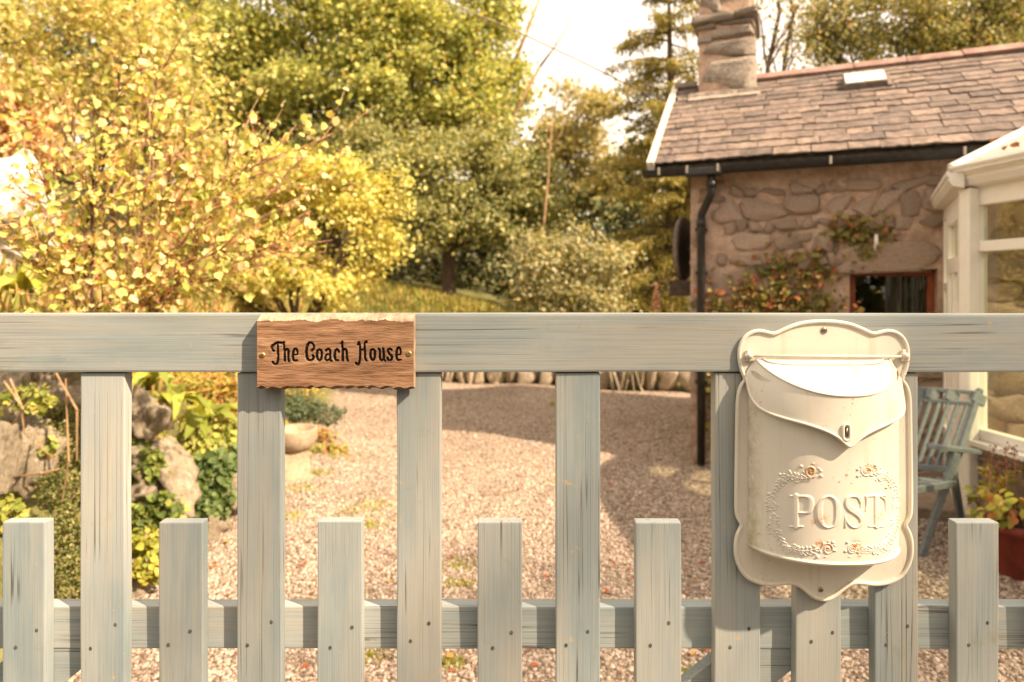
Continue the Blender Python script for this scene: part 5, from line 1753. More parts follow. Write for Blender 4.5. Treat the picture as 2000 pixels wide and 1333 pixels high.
for i, (px, py) in enumerate(spots):
    Y = CAMZ * F / (py - HOR)
    x = (px - 1000) / F * Y
    if x < float(edge_x(Y)) - .1: continue
    o = put('fallen_leaf', fl_v[i % 5], None, (x, Y, gz(x, Y) + 0.015))
    s = rnd.uniform(0.022, 0.042)
    o.scale = (s, s, s)
    o.rotation_euler = (rnd.uniform(-.3, .3), rnd.uniform(-.3, .2), rnd.uniform(0, 6.28))
    tag(o, 'small red-brown autumn leaf lying loose on the pale gravel', 'leaf', 'fallen leaves on the gravel')


def weedspots(n):
    cs = [(735, 985, 40, 12), (700, 1000, 40, 14), (720, 1030, 40, 10), (890, 1100, 40, 14), (900, 1140, 40, 10), (720, 1290, 40, 14), (880, 1300, 30, 10), (1360, 1305, 30, 10), (660, 1060, 30, 10), (590, 960, 40, 8), (620, 930, 30, 6), (570, 1010, 30, 8), (1100, 940, 16, 4), (1085, 790, 12, 2), (660, 890, 40, 6), (640, 1180, 40, 10)]
    out = []
    for c in cs:
        k = n // len(cs)
        px = rng.normal(c[0], c[2] * .6, k); py = rng.normal(c[1], c[3] * .6, k)
        Y = CAMZ * F / (py - HOR)
        out.append(np.stack([(px - 1000) / F * Y, Y], 1))
    return np.concatenate(out)
grass(2600, weedspots, 0.030, [(0.36, 0.36, 0.07), (0.27, 0.30, 0.06), (0.44, 0.40, 0.10)], 'weeds', 'small moss and weed patches growing through the gravel', 'weeds')


# ------------------------------------------------------------------ the gate
gate = empty('garden_gate', (0, D, 0), 'pale blue-grey painted wooden picket gate across the foreground', 'gate')
S = F / D          # px per metre in the plane of the rail


def gx_(px, y=D): return (px - 1000) / F * y
def gz_(py, y=D): return CAMZ + (HOR - py) / F * y


def wavy_box(x0, x1, y0, y1, z0, z1, along, amp=0.0012, bev=0.003, seg=14, seed=0):
    """a sawn board with slightly uneven edges"""
    bm = bmesh.new()
    n = seg
    ring = [(0, 0), (1, 0), (1, 1), (0, 1)]
    rows = []
    bx, by, bz = bev, bev, bev
    for i in range(n + 1):
        t = i / n
        e = 1.0
        row = []
        for k, (a_, b_) in enumerate(ring):
            j1 = mnoise.noise(Vector((seed * 7.3 + k * 2.1, t * 6, 0.3))) * amp
            j2 = mnoise.noise(Vector((seed * 5.1 + k * 3.7, t * 6, 9.3))) * amp
            if along == 'z':
                row.append(bm.verts.new((x0 + (x1 - x0) * a_ + j1, y0 + (y1 - y0) * b_ + j2, z0 + (z1 - z0) * t)))
            else:
                row.append(bm.verts.new((x0 + (x1 - x0) * t, y0 + (y1 - y0) * a_ + j1, z0 + (z1 - z0) * b_ + j2)))
        rows.append(row)
    for i in range(n):
        for k in range(4):
            bm.faces.new((rows[i][k], rows[i][(k + 1) % 4], rows[i+1][(k + 1) % 4], rows[i+1][k]))
    bm.faces.new(rows[0][::-1]); bm.faces.new(rows[-1])
    bmesh.ops.recalc_face_normals(bm, faces=bm.faces)
    edges = [e for e in bm.edges if len(e.link_faces) == 2 and e.calc_face_angle(0) > 0.9]
    bmesh.ops.bevel(bm, geom=edges, offset=bev, segments=2, profile=0.6, affect='EDGES')
    bm.verts.index_update()
    V = [v.co[:] for v in bm.verts]; Fs = [[v.index for v in f.verts] for f in bm.faces]
    bm.free()
    return V, Fs


PY = D + 0.006           # picket fronts
PT = 0.022               # picket thickness
zt, zb = gz_(613), gz_(728)
V, Fs = wavy_box(-1.35, 1.35, D, D + 0.045, zb, zt, 'x', 0.0016, 0.004, 60, 1)
part('top_rail', V, Fs, M['rail'], gate)
RY = PY + PT
V, Fs = wavy_box(-1.35, 1.35, RY, RY + 0.028, gz_(1268, RY), gz_(1185, RY), 'x', 0.0012, 0.003, 60, 2)
part('lower_rail', V, Fs, M['rail'], gate)
V, Fs = wavy_box(-1.35, 1.35, RY, RY + 0.028, 0.22, 0.32, 'x', 0.0012, 0.003, 30, 3)
part('bottom_rail', V, Fs, M['rail'], gate)
tall = [(157, 243), (463, 549), (775, 861), (1086, 1172), (1396, 1485), (1709, 1793), (-155, -68), (2022, 2110)]
short = [(4, 88), (310, 395), (620, 707), (933, 1020), (1242, 1331), (1555, 1643), (1868, 1951), (-310, -222), (2180, 2265)]
for k, (a_, b_) in enumerate(tall + short):
    istall = k < len(tall)
    top_z = gz_(729, PY) if istall else gz_(1020, PY) + rnd.uniform(-.0015, .0015)
    x0, x1 = gx_(a_, PY), gx_(b_, PY)
    V, Fs = wavy_box(x0, x1, PY, PY + PT, 0.08, top_z, 'z', 0.0011, 0.0022, 26, 10 + k)
    pk = part('picket', V, Fs, M['picket'], gate)
    for (fx, py) in ((0.30 + rnd.uniform(-.08, .05), 1262 + rnd.uniform(-12, 8)), (0.74 + rnd.uniform(-.06, .08), 1228 + rnd.uniform(-14, 8))):
        xx, zz = x0 + (x1 - x0) * fx, gz_(py, PY)
        prof = [(0.0, 0), (0.0016, 0.0007), (0.0026, 0.0006), (0.0029, -0.0002)]
        Vn, Fn = [], []
        for r_, h_ in prof[1:]:
            for i in range(10):
                a2 = 2 * math.pi * i / 10
                Vn.append((xx + r_ * math.cos(a2), PY - h_ - 0.0002, zz + r_ * 1.25 * math.sin(a2)))
        for j in range(2):
            for i in range(10): Fn.append((j*10+i, j*10+(i+1) % 10, (j+1)*10+(i+1) % 10, (j+1)*10+i))
        Fn.append(tuple(range(10))[::-1])
        part('nail', Vn, Fn, M['nail'], pk)
for x0 in (-1.44, 1.35):
    V, Fs = wavy_box(x0, x0 + 0.09, D, D + 0.045, 0.06, zt, 'z', 0.0011, 0.003, 20, 77 + int(x0))
    part('stile', V, Fs, M['picket'], gate)
# diagonal braces below the lower rail
for ox in (0, -1390):
    zl = gz_(1269.5, RY)
    x_l, x_r = gx_(1423 + ox, RY), gx_(1597 + ox, RY)
    dz_ = zl - 0.32
    dx = dz_ / 0.79
    V = []
    for yy in (RY + 0.001, RY + 0.026):
        V += [(x_l - dx, yy, 0.32), (x_r - dx, yy, 0.32), (x_r, yy, zl), (x_l, yy, zl)]
    part('brace', V, [(0, 1, 2, 3), (7, 6, 5, 4), (0, 4, 5, 1), (1, 5, 6, 2), (2, 6, 7, 3), (3, 7, 4, 0)], M['rail'], gate)


# ------------------------------------------------------------------ raster helper for carving and embossing
class Map:
    """signed distance of strokes on a pixel grid (photo pixels)"""
    def __init__(self, x0, y0, x1, y1, res):
        self.x0, self.y0, self.res = x0, y0, res
        self.w, self.h = int((x1 - x0) / res) + 1, int((y1 - y0) / res) + 1
        self.sd = np.full((self.h, self.w), 99.0)

    def stroke(self, pts, wd):
        pts = [np.array(p, dtype=float) for p in pts]
        if not hasattr(wd, '__len__'): wd = [wd] * len(pts)
        wd = list(np.interp(np.linspace(0, 1, len(pts)), np.linspace(0, 1, len(wd)), wd))
        for i in range(len(pts) - 1):
            a, b = pts[i], pts[i + 1]
            m = max(wd[i], wd[i+1]) + 5
            ix0 = max(0, int((min(a[0], b[0]) - m - self.x0) / self.res)); ix1 = min(self.w, int((max(a[0], b[0]) + m - self.x0) / self.res) + 2)
            iy0 = max(0, int((min(a[1], b[1]) - m - self.y0) / self.res)); iy1 = min(self.h, int((max(a[1], b[1]) + m - self.y0) / self.res) + 2)
            if ix1 <= ix0 or iy1 <= iy0: continue
            X, Yg = np.meshgrid(self.x0 + np.arange(ix0, ix1) * self.res, self.y0 + np.arange(iy0, iy1) * self.res)
            d = b - a; L2 = d @ d + 1e-9
            t = np.clip(((X - a[0]) * d[0] + (Yg - a[1]) * d[1]) / L2, 0, 1)
            dist = np.hypot(X - a[0] - t * d[0], Yg - a[1] - t * d[1]) - (wd[i] + (wd[i+1] - wd[i]) * t)
            s = self.sd[iy0:iy1, ix0:ix1]
            np.minimum(s, dist, out=s)

    def at(self, px, py):
        fx = np.clip((px - self.x0) / self.res, 0, self.w - 1.001); fy = np.clip((py - self.y0) / self.res, 0, self.h - 1.001)
        i, j = fx.astype(int), fy.astype(int)
        u, v = fx - i, fy - j
        s = self.sd
        return (s[j, i] * (1 - u) + s[j, i + 1] * u) * (1 - v) + (s[j + 1, i] * (1 - u) + s[j + 1, i + 1] * u) * v


def curve(pts, n=10):
    """smooth line through the given points"""
    p = [np.array(q, dtype=float) for q in pts]
    if len(p) == 2: return p
    p = [2 * p[0] - p[1]] + p + [2 * p[-1] - p[-2]]
    out = []
    for i in range(1, len(p) - 2):
        for t in np.linspace(0, 1, n, endpoint=False):
            a, b, c, d = p[i-1], p[i], p[i+1], p[i+2]
            out.append(0.5 * ((2*b) + (-a + c) * t + (2*a - 5*b + 4*c - d) * t*t + (-a + 3*b - 3*c + d) * t**3))
    out.append(p[-2])
    return out


# ------------------------------------------------------------------ the house sign
def sign():
    ST = 0.0225
    Yf = D - ST                       # its front
    X = lambda px: (px - 1000) / F * Yf
    Z = lambda py: CAMZ + (HOR - py) / F * Yf
    root = empty('house_sign', (X(656), D, Z(690)), 'brown wooden house name sign with carved lettering on the top rail', 'sign')
    mp = Map(500, 610, 815, 772, 0.5)
    k = 5.0
    def st(pts, w): mp.stroke([(460 + x / k, 590 + y / k) for x, y in curve(pts)], [v / k for v in (w if hasattr(w, '__len__') else [w])] if hasattr(w, '__len__') else w / k)
    # The
    st([(362, 475), (352, 440), (378, 415), (410, 398), (448, 402)], [9, 14, 12, 11, 12])
    st([(410, 404), (412, 470), (414, 545), (404, 598), (380, 610), (362, 590)], [9, 11, 12, 12, 9, 13])
    st([(362, 475), (374, 478)], 11)
    st([(468, 398), (476, 480), (480, 575)], [9, 11, 13]); st([(462, 402), (472, 396)], 11)
    st([(480, 485), (500, 462), (516, 480), (512, 540), (520, 582)], [7, 10, 12, 11, 12])
    st([(566, 520), (600, 512), (598, 470), (578, 460), (562, 490), (558, 540), (570, 575), (600, 572)], [7, 8, 11, 9, 13, 13, 12, 9])
    # Coach
    st([(742, 478), (764, 448), (752, 410), (722, 400), (698, 430), (690, 490), (700, 555), (735, 572), (762, 545), (752, 525)], [13, 10, 12, 10, 14, 14, 14, 11, 12, 13])
    st([(820, 465), (796, 485), (796, 545), (816, 575), (836, 548), (838, 485), (820, 465)], [9, 12, 13, 10, 12, 12, 9])
    st([(880, 478), (900, 462), (920, 474), (922, 530), (924, 570), (936, 578)], [12, 9, 11, 12, 12, 11])
    st([(918, 510), (886, 520), (874, 552), (892, 574), (918, 556)], [7, 9, 12, 11, 8])
    st([(1008, 488), (992, 464), (974, 478), (966, 525), (976, 566), (1002, 572)], [12, 10, 11, 14, 12, 10])
    st([(1038, 396), (1044, 480), (1046, 572)], [10, 12, 13]); st([(1030, 410), (1042, 390)], 11)
    st([(1046, 490), (1066, 462), (1082, 480), (1084, 540), (1094, 575)], [7, 10, 12, 12, 12])
    # House
    st([(1190, 420), (1204, 404), (1214, 440), (1214, 530), (1206, 596), (1190, 616), (1176, 600)], [10, 12, 10, 12, 12, 10, 13])
    st([(1276, 392), (1258, 410), (1262, 480), (1264, 550), (1278, 576)], [13, 10, 11, 12, 11])
    st([(1214, 470), (1262, 466)], 9); st([(1196, 405), (1204, 396)], 11)
    st([(1340, 462), (1318, 482), (1318, 540), (1336, 572), (1356, 546), (1358, 484), (1340, 462)], [9, 12, 13, 10, 12, 12, 9])
    st([(1398, 462), (1408, 480), (1408, 545), (1422, 574), (1442, 556)], [12, 11, 12, 11, 9])
    st([(1440, 458), (1446, 520), (1450, 565), (1462, 575)], [12, 12, 12, 11])
    st([(1522, 470), (1502, 458), (1486, 478), (1502, 512), (1526, 534), (1518, 566), (1494, 572), (1482, 552)], [12, 9, 12, 12, 12, 11, 10, 13])
    st([(1576, 520), (1610, 512), (1606, 462), (1588, 446), (1572, 480), (1570, 535), (1582, 568), (1612, 566)], [7, 8, 11, 9, 13, 13, 12, 9])
    # front face: a fine relief grid between the hewn top and bottom edges
    nx_, ny_ = 420, 176
    pxs = np.linspace(502, 808, nx_)
    wob = lambda x, s: np.array([mnoise.noise(Vector((v * 0.06, s, 0))) for v in x])
    ph = (pxs - 502) / 306 * math.pi * 13.5 + 2.2 * np.array([mnoise.noise(Vector((v * 0.02, 31, 0))) for v in pxs])
    am = 0.75 + 0.9 * np.array([mnoise.noise(Vector((v * 0.03, 37, 0))) for v in pxs])
    top = 627.5 + 5.5 * wob(pxs * .5, 1.0) + 1.8 * wob(pxs * 3, 3.0) + 1.4 * am * np.abs(np.sin(ph)) - 2.0 * np.sin((pxs - 502) / 306 * math.pi) * 1.2
    bot = 759 - 4.2 * am * np.abs(np.sin(ph * 0.93 + 0.3)) + 3.0 * wob(pxs, 4.0) - 2.5 * np.sin((pxs - 502) / 306 * math.pi)
    tt = np.linspace(0, 1, ny_)[:, None]
    PYg = top[None] * (1 - tt) + bot[None] * tt
    PXg = np.repeat(pxs[None], ny_, 0)
    sdv = mp.at(PXg, PYg)
    depth = 0.0042 * sstep(0.8, -1.8, sdv)
    grainz = np.array([[mnoise.noise(Vector((x * 0.03, y * 0.45, 2))) for x in pxs[::6]] for y in np.linspace(625, 762, ny_)])
    grain = np.array([np.interp(pxs, pxs[::6], r) for r in grainz]) * 0.0003
    Yg = Yf + depth + grain
    V = np.stack([X(PXg), Yg, Z(PYg)], -1).reshape(-1, 3)
    idx = np.arange(nx_ * ny_).reshape(ny_, nx_)
    Qd = np.stack([idx[:-1, :-1], idx[1:, :-1], idx[1:, 1:], idx[:-1, 1:]], -1).reshape(-1, 4)
    m = sdv.ravel()[Qd].mean(1) < 0.15
    c = V.mean(0)
    brd = put('board', bigmesh('board', V - c, Qd[~m], M['sign'], smooth=True), root, c)
    used = np.unique(Qd[m]); remap = np.zeros(len(V), int); remap[used] = np.arange(len(used))
    put('lettering', bigmesh('lettering', V[used] - c, remap[Qd[m]], M['sign_dark'], smooth=True), root, c)
    # hewn chamfers: facets between front edge and back edge
    def edge(name, front, back, mat, scal, sgn):
        rows = 4
        VV = []
        for j in range(rows + 1):
            t = j / rows
            y = Yf + (D - 0.0015 - Yf) * t
            py = front * (1 - t) + back * t + scal * np.sin(math.pi * t) * np.abs(np.sin((pxs - 502) / 306 * math.pi * 13)) * sgn
            VV.append(np.stack([(pxs - 1000) / F * Yf + 0 * pxs, np.full(nx_, y), CAMZ + (HOR - py) / F * Yf], -1))
        VV = np.concatenate(VV)
        id2 = np.arange(nx_ * (rows + 1)).reshape(rows + 1, nx_)
        Q2 = np.stack([id2[:-1, :-1], id2[:-1, 1:], id2[1:, 1:], id2[1:, :-1]], -1).reshape(-1, 4)
        if sgn > 0: Q2 = Q2[:, ::-1]
        cc = VV.mean(0)
        put(name, bigmesh(name, VV - cc, Q2, mat, smooth=False), root, cc)
    backt = np.full(nx_, 613.0) + 1.5 * wob(pxs, 7)
    backb = bot + 7.5 + 2.5 * wob(pxs, 9)
    edge('hewn_top_edge', top, backt, M['sign_edge_lit'], 1.5, -1)
    edge('hewn_bottom_edge', bot, backb, M['sign_bark_shade'], 2.2, 1)
    for px, i in ((502, 0), (808, -1)):
        zt_, zb_ = Z(top[i]), Z(bot[i]); ztb, zbb = Z(backt[i]), Z(backb[i])
        x_ = X(px)
        V4 = [(x_, Yf, zt_), (x_, Yf, zb_), (x_, D - .0015, zbb), (x_, D - .0015, ztb)]
        part('side', V4, [(0, 1, 2, 3)], M['sign_edge_lit'] if i else M['sign'], root)  # right end gets the painted lit tone, left end plain board
    for px, py in ((513, 694), (799, 691)):
        screw(root, X(px), Yf - 0.0002, Z(py), 0.0048, M['brass'])


def screw(root, x, y, z, r, mat):
    V, Fs = [], []
    prof = [(r, 0.0), (r * 0.95, 0.0011), (r * 0.6, 0.0018), (0.001, 0.0019)]
    for rr, h in prof:
        for i in range(16):
            a = 2 * math.pi * i / 16
            V.append((x + rr * math.cos(a), y - h, z + rr * math.sin(a)))
    for j in range(3):
        for i in range(16): Fs.append((j*16+i, j*16+(i+1) % 16, (j+1)*16+(i+1) % 16, (j+1)*16+i))
    s = part('screw', V, Fs, mat, root, True)
    m = MB()
    for a in (0.5, 0.5 + math.pi / 2):
        d = np.array((math.cos(a), 0, math.sin(a))); n_ = np.array((-math.sin(a), 0, math.cos(a)))
        m.box(np.array((x, y - 0.0021, z)) - d * r * 0.55 - n_ * r * 0.11, d * r * 1.1, n_ * r * 0.22, (0, 0.0006, 0))
    m.build('slot', M['nail'], s)


sign()


# ------------------------------------------------------------------ the post box
def postbox():
    YP = D - 0.004                       # back plate front
    XC = 0.5235
    root = empty('post_box', (XC, D, gz_(1171)), 'cream enamelled metal post box embossed POST hung on the gate', 'post box')
    half = [(1608, 628), (1582, 629.5), (1557, 634), (1533, 643), (1517, 650.5), (1507, 652), (1485, 647), (1467, 650), (1453, 661), (1445, 680), (1444, 700), (1448, 722), (1455, 741),
            (1448, 752), (1442, 770), (1440, 800), (1439, 870), (1438, 938), (1438, 992), (1441, 1010), (1448, 1025), (1441, 1041), (1437, 1058), (1437, 1082), (1443, 1104), (1457, 1125),
            (1480, 1137), (1508, 1141), (1535, 1138), (1552, 1139), (1568, 1148), (1583, 1161), (1595, 1168), (1608, 1171)]
    left = curve(half, 3)
    pts = [np.array(p) for p in left] + [np.array((3216 - p[0], p[1])) for p in left[-2:0:-1]]
    plate2 = [((p[0] - 1000) / F * YP, CAMZ + (HOR - p[1]) / F * YP) for p in pts]
    bm = bmesh.new()
    vs = [bm.verts.new((x, YP, z)) for x, z in plate2]
    f = bm.faces.new(vs)
    r = bmesh.ops.extrude_face_region(bm, geom=[f])
    for g in r['geom']:
        if isinstance(g, bmesh.types.BMVert): g.co.y += 0.0025
    bmesh.ops.triangulate(bm, faces=bm.faces[:])
    bmesh.ops.recalc_face_normals(bm, faces=bm.faces)
    bm.verts.index_update()
    V = [v.co[:] for v in bm.verts]; Fs = [[v.index for v in f.verts] for f in bm.faces]
    bm.free()
    plate = part('back_plate', V, Fs, M['enamel'], root)
    MB().tube([(x, YP - 0.0008, z) for x, z in plate2], 0.0036, 8, True).build('rolled_rim', M['enamel'], plate, True)
    screw(plate, gx_(1609, YP), YP - .0003, gz_(646, YP), 0.0058, M['steel'])
    screw(plate, gx_(1603, YP), YP - .0003, gz_(1152, YP), 0.0042, M['steel'])
    # body
    HW, DM = 0.1245, 0.080
    def dprof(u, hw=HW, dm=DM):      # u in -1..1
        return dm * (1 - np.abs(u) ** 2.3) ** 0.62
    ZB, ZTp = gz_(1066, YP), 1.405
    # arc-length spacing of the bulged front
    uu = np.linspace(-1, 1, 4001)
    al = np.concatenate([[0], np.cumsum(np.hypot(np.diff(uu * HW), np.diff(dprof(uu))))]); al /= al[-1]
    nu, nv = 330, 330
    u = np.interp(np.linspace(0, 1, nu), al, uu)
    z = np.linspace(ZTp, ZB, nv)
    Xg = XC + np.repeat((u * HW)[None], nv, 0)
    Dg = np.repeat(dprof(u)[None], nv, 0)
    ztop = np.minimum(ZTp, 1.4235 - 0.545 * np.maximum(0, dprof(u) - 0.002) - 0.009)
    fv = np.linspace(0, 1, nv)[:, None]
    Zg = ztop[None] * (1 - fv) + ZB * fv
    # outward direction in plan
    du = np.gradient(u * HW); dd = np.gradient(dprof(u))
    nxv, nyv = dd * -1.0, du * 1.0     # outward = (-dd, du) with depth towards camera
    ln = np.hypot(nxv, nyv); nxv, nyv = nxv / ln, nyv / ln
    mp = Map(1440, 870, 1800, 1120, 0.5)
    k = 5.797
    def st(pts, w, n=8):
        c = [(1470 + x / k, 880 + y / k) for x, y in (curve(pts, n) if n > 1 else pts)]
        mp.stroke(c, [v / k for v in w] if hasattr(w, '__len__') else w / k)
    # POST
    st([(490, 518), (490, 862)], 30, 1); st([(425, 517), (560, 517)], 8, 1); st([(420, 862), (565, 862)], 8, 1)
    st([(500, 520), (590, 520), (650, 545), (660, 615), (640, 690), (590, 706), (525, 704)], [8, 12, 26, 32, 24, 10, 8])
    for s_ in (-1, 1):
        st([(860, 515), (860 + s_ * 62, 545), (860 + s_ * 100, 620), (860 + s_ * 106, 695), (860 + s_ * 98, 775), (860 + s_ * 60, 850), (860, 876)], [7, 16, 32, 36, 32, 15, 7])
    st([(1222, 640), (1222, 530)], [5, 9], 1); st([(1048, 870), (1050, 745)], [9, 5], 1)
    st([(1220, 600), (1190, 535), (1130, 518), (1075, 540), (1066, 600), (1100, 655), (1170, 700), (1225, 755), (1228, 820), (1180, 868), (1120, 862), (1070, 810), (1052, 770)], [6, 10, 12, 20, 28, 34, 36, 34, 24, 12, 10, 7, 5])
    st([(1402, 518), (1402, 858)], 30, 1); st([(1285, 517), (1500, 510)], 9, 1); st([(1315, 858), (1485, 858)], 8, 1)
    st([(1284, 520), (1286, 600), (1276, 690)], [12, 8, 4]); st([(1440, 520), (1490, 560), (1505, 680)], [10, 10, 4])
    # scrollwork: C-shaped sprays of curls, leaves and beads on both sides
    rs = random.Random(5)
    def spiral(cx, cy, r, a0, turn, w, sgn=1):
        pl = []
        for i in range(26):
            t = i / 25
            a = a0 + sgn * turn * t
            pl.append((cx + r * (1 - 0.86 * t) * math.cos(a), cy + r * (1 - 0.86 * t) * math.sin(a)))
        st(pl, [w * 0.7, w, w * 0.8], 1)
    def spray(path, flip):
        c = np.array(curve(path, 14))
        n = len(c)
        for i in range(4, n - 4, 5):
            t = c[i + 1] - c[i - 1]; t = t / np.linalg.norm(t); nn = np.array((-t[1], t[0]))
            for sg in (1, -1):
                s1 = rs.uniform(24, 44)
                p0 = c[i]; p1 = c[i] + t * 16 + nn * sg * s1 * 0.6; p2 = c[i] + t * 44 + nn * sg * s1
                st([p0, p1, p2], [6, 6.5, 3.5], 5)
                if rs.random() < 0.45:
                    q = p2 + t * 6 + nn * sg * 8
                    st([q, q + 1.0], 10, 1)
            if rs.random() < 0.5:
                spiral(*(c[i] + nn * rs.choice((-1, 1)) * 26), rs.uniform(20, 30), rs.uniform(0, 6.28), 7.5, 5.5, rs.choice((-1, 1)))
        st([tuple(p) for p in c], 6.0, 1)
    spray([(700, 300), (560, 320), (420, 290), (330, 350), (260, 440), (215, 560), (200, 640)], 1)
    spray([(225, 690), (240, 780), (230, 860), (290, 960), (360, 1090), (470, 1120), (600, 1140), (740, 1110)], 1)
    spray([(1290, 290), (1400, 250), (1490, 270), (1560, 340), (1600, 450), (1630, 560), (1635, 660)], -1)
    spray([(1610, 700), (1620, 800), (1600, 900), (1540, 1010), (1470, 1100), (1360, 1130), (1240, 1130), (1140, 1110)], -1)
    for (cx, cy, r_, sg) in ((665, 235, 74, 1), (1292, 232, 74, -1), (850, 1120, 76, 1), (1130, 1120, 74, -1), (215, 620, 66, -1), (225, 880, 56, 1), (500, 330, 44, 1), (1450, 320, 44, -1), (1625, 620, 34, 1), (400, 1130, 46, -1), (1500, 1100, 46, 1)):
        spiral(cx, cy, r_, rs.uniform(0, 6.28), 9.5, 6.5, sg)
        spiral(cx, cy, r_ * .62, rs.uniform(0, 6.28), 6.5, 5.5, sg)
        for kk in range(7):
            a = kk * 0.9 + rs.random()
            p = np.array((cx + math.cos(a) * (r_ + 10), cy + math.sin(a) * (r_ + 10)))
            if rs.random() < 0.5: st([p, p + np.array((math.cos(a + 1), math.sin(a + 1))) * 20], [6, 3], 1)
    for (cx, cy) in ((770, 230), (775, 290), (550, 180), (310, 270), (1190, 215), (1190, 290), (1390, 170), (735, 1205), (910, 1040), (1070, 1040), (920, 1130), (1050, 1140), (180, 490), (1510, 420), (240, 720)):
        st([(cx, cy), (cx + 1, cy + 1)], 15, 1)
    Yg0 = YP - Dg
    PXg = 1000 + Xg / Yg0 * F; PYg = HOR - (Zg - CAMZ) / Yg0 * F
    sdv = mp.at(PXg, PYg)
    emb = 0.0020 * sstep(0.9, -1.5, sdv)
    lip = 0.0022 * np.exp(-((Zg - ZB - 0.0035) / 0.0022) ** 2)
    ex = emb + lip
    V = np.stack([Xg + nxv[None] * ex, YP - (Dg + nyv[None] * ex), Zg], -1).reshape(-1, 3)
    rust = np.zeros_like(PXg); grime = np.zeros_like(PXg)
    for (cx, cy, r_) in ((660, 250, 62), (690, 200, 40), (1310, 205, 45), (1380, 200, 30), (860, 1090, 52), (750, 1075, 45), (1180, 1075, 48), (1210, 1190, 22), (790, 780, 50), (1430, 740, 45), (690, 815, 30)):
        q = np.exp(-(((PXg - 1470) * k - cx) ** 2 + ((PYg - 880) * k - cy) ** 2) / (r_ ** 2))
        rust = np.maximum(rust, q * (0.9 if cy in (780, 740, 815) else 1.5))
    rust = np.clip(rust, 0, 1)
    grime = np.clip(sstep(1500, 1462, PXg) * 0.9 + 0.7 * np.exp(-((Zg - ZB) / 0.006) ** 2) * sstep(1530, 1460, PXg), 0, 1)
    idx = np.arange(nu * nv).reshape(nv, nu)
    Qd = np.stack([idx[:-1, :-1], idx[1:, :-1], idx[1:, 1:], idx[:-1, 1:]], -1).reshape(-1, 4)
    c = V.mean(0)
    body = put('body', bigmesh('body', V - c, Qd, M['enamel_body'], smooth=True, attr={'rust': rust.ravel(), 'grime': grime.ravel()}), root, c)
    nB = 60
    us = np.interp(np.linspace(0, 1, nB), al, uu)
    Vb = [(XC + a * HW, YP - float(dprof(a)), ZB + 0.002) for a in us]
    part('base', Vb, [tuple(range(nB))], M['enamel'], body)
    # lid: sloping D-shaped flap with a skirt and pointed lower edge
    LW, LD = 0.1115, 0.088
    z0, z1 = 1.4235, 1.3765
    nL = 72
    uL = np.interp(np.linspace(0, 1, nL), al, uu)
    def lidp(a, s=1.0):
        d = float(dprof(a, LW, LD)) * s
        return np.array((XC + a * LW, YP - 0.004 - d, z0 - (z0 - z1) * d / LD))
    edge = [lidp(a) for a in uL]
    V = []; Fs = []
    nr = 6
    for i, a in enumerate(uL):
        for j in range(nr + 1):
            p = lidp(a, j / nr); p[2] += 0.0035 * math.sin(math.pi * j / nr) * (1 - abs(a) ** 4)
            V.append(p)
    for i in range(nL - 1):
        for j in range(nr):
            q = i * (nr + 1) + j
            Fs.append((q, q + 1, q + nr + 2, q + nr + 1))
    lid = part('lid', V, Fs, M['enamel'], root, True)
    MB().tube(edge, 0.0019, 8).build('lid_rim', M['enamel'], lid, True)
    zb_t = np.array(curve([(0, 1.2985), (.03, 1.3000), (.08, 1.3055), (.16, 1.3140), (.3, 1.3230), (.5, 1.3310), (.7, 1.3365), (.84, 1.3420), (.93, 1.350), (.98, 1.366), (1.0, 1.392)], 12))
    def zbot(a):
        return float(np.interp(abs(a), zb_t[:, 0], zb_t[:, 1]))
    nS = 220
    uS = np.interp(np.linspace(0, 1, nS), al, uu)
    SW, SD = 0.1295, 0.0885
    V, Fs = [], []; low = []
    rows = 8
    for a in uS:
        tp_ = lidp(a)
        bt = np.array((XC + a * SW, YP - 0.003 - float(dprof(a, SW, SD)), zbot(a)))
        for j in range(rows + 1):
            t = j / rows
            p = tp_ * (1 - t) + bt * t
            k2 = 1 - (1 - t) ** 1.8
            p[0] = tp_[0] * (1 - k2) + bt[0] * k2; p[1] = tp_[1] * (1 - k2) + bt[1] * k2
            V.append(p)
        low.append(bt)
    for i in range(nS - 1):
        for j in range(rows):
            q = i * (rows + 1) + j
            Fs.append((q, q + 1, q + rows + 2, q + rows + 1))
    skirt = part('skirt', V, Fs, M['enamel'], lid, True)
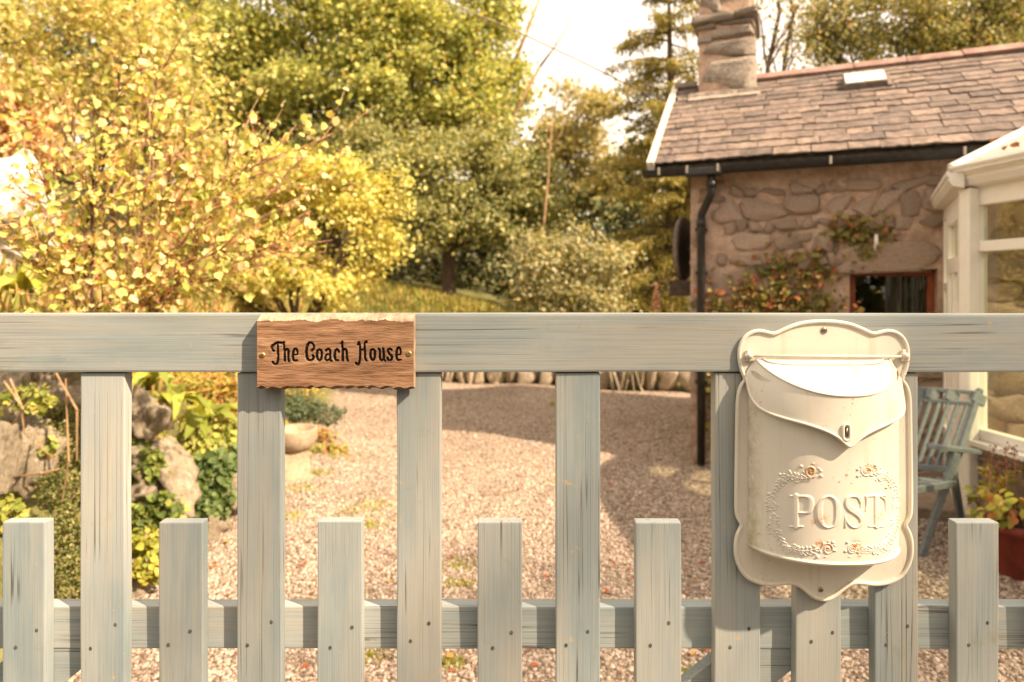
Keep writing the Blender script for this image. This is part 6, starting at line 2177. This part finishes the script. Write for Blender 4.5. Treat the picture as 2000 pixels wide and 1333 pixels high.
    MB().tube([p + np.array((0, -.0006, 0)) for p in low], 0.0024, 8).build('skirt_rim', M['enamel'], lid, True)
    # thumb lip along the lid
    V, Fs = [], []
    nl = 40
    for i in range(nl + 1):
        a = -1 + 2 * i / nl
        wv = 0.0165 * (1 - abs(a) ** 5) ** 0.5 + 0.0004
        x = XC - 0.001 + a * 0.102
        for (dy, dzv) in ((0.0, 0.0), (0.5, 0.0022), (1.0, 0.003), (1.0, 0.0005), (0.5, -0.001)):
            V.append((x, YP - 0.0075 - wv * dy, z0 + 0.0028 - 0.534 * (0.0035 + wv * dy) + dzv * 0.55))
    for i in range(nl):
        for j in range(5):
            Fs.append((i*5+j, i*5+(j+1) % 5, (i+1)*5+(j+1) % 5, (i+1)*5+j))
    part('thumb_lip', V, Fs, M['enamel'], lid, True)
    MB().tube([(gx_(1452, YP), YP - 0.008, z0 + 0.0055), (gx_(1768, YP), YP - 0.008, z0 + 0.0045)], 0.0024, 10).build('hinge_rod', M['enamel'], root, True)
    for px in (1460, 1762):
        x = gx_(px, YP)
        MB().tube([(x, YP, z0 + .006), (x, YP - 0.013, z0 + .006)], [0.0055, 0.0048], 10).tube([(x, YP - .004, z0 + 0.016), (x, YP - .004, z0 - .004)], [0.0026, 0.0046], 8).build('hinge_knuckle', M['enamel'], root, True)
    # keyhole escutcheon
    yk = YP - SD - 0.0045
    xk, zk = XC - 0.006, 1.3205
    rp_ = []
    for i in range(24):
        a = 2 * math.pi * i / 24
        rp_.append((xk + 0.0052 * math.cos(a), yk, zk + 0.0052 * math.sin(a) + (0.0072 if math.sin(a) > 0 else -0.0072)))
    kh = MB().tube(rp_, 0.0022, 8, True).build('keyhole_plate', M['enamel'], lid, True)
    part('keyhole', [(p[0] * .55 + xk * .45, yk + 0.0008, p[2] * .62 + zk * .38) for p in rp_], [tuple(range(24))], M['keyhole'], kh)
    MB().tube([(xk, yk - .0005, zk - 0.0066), (xk, yk - .0005, zk + 0.0066)], 0.0015, 8).build('key_slot', M['steel'], kh, True)


postbox()
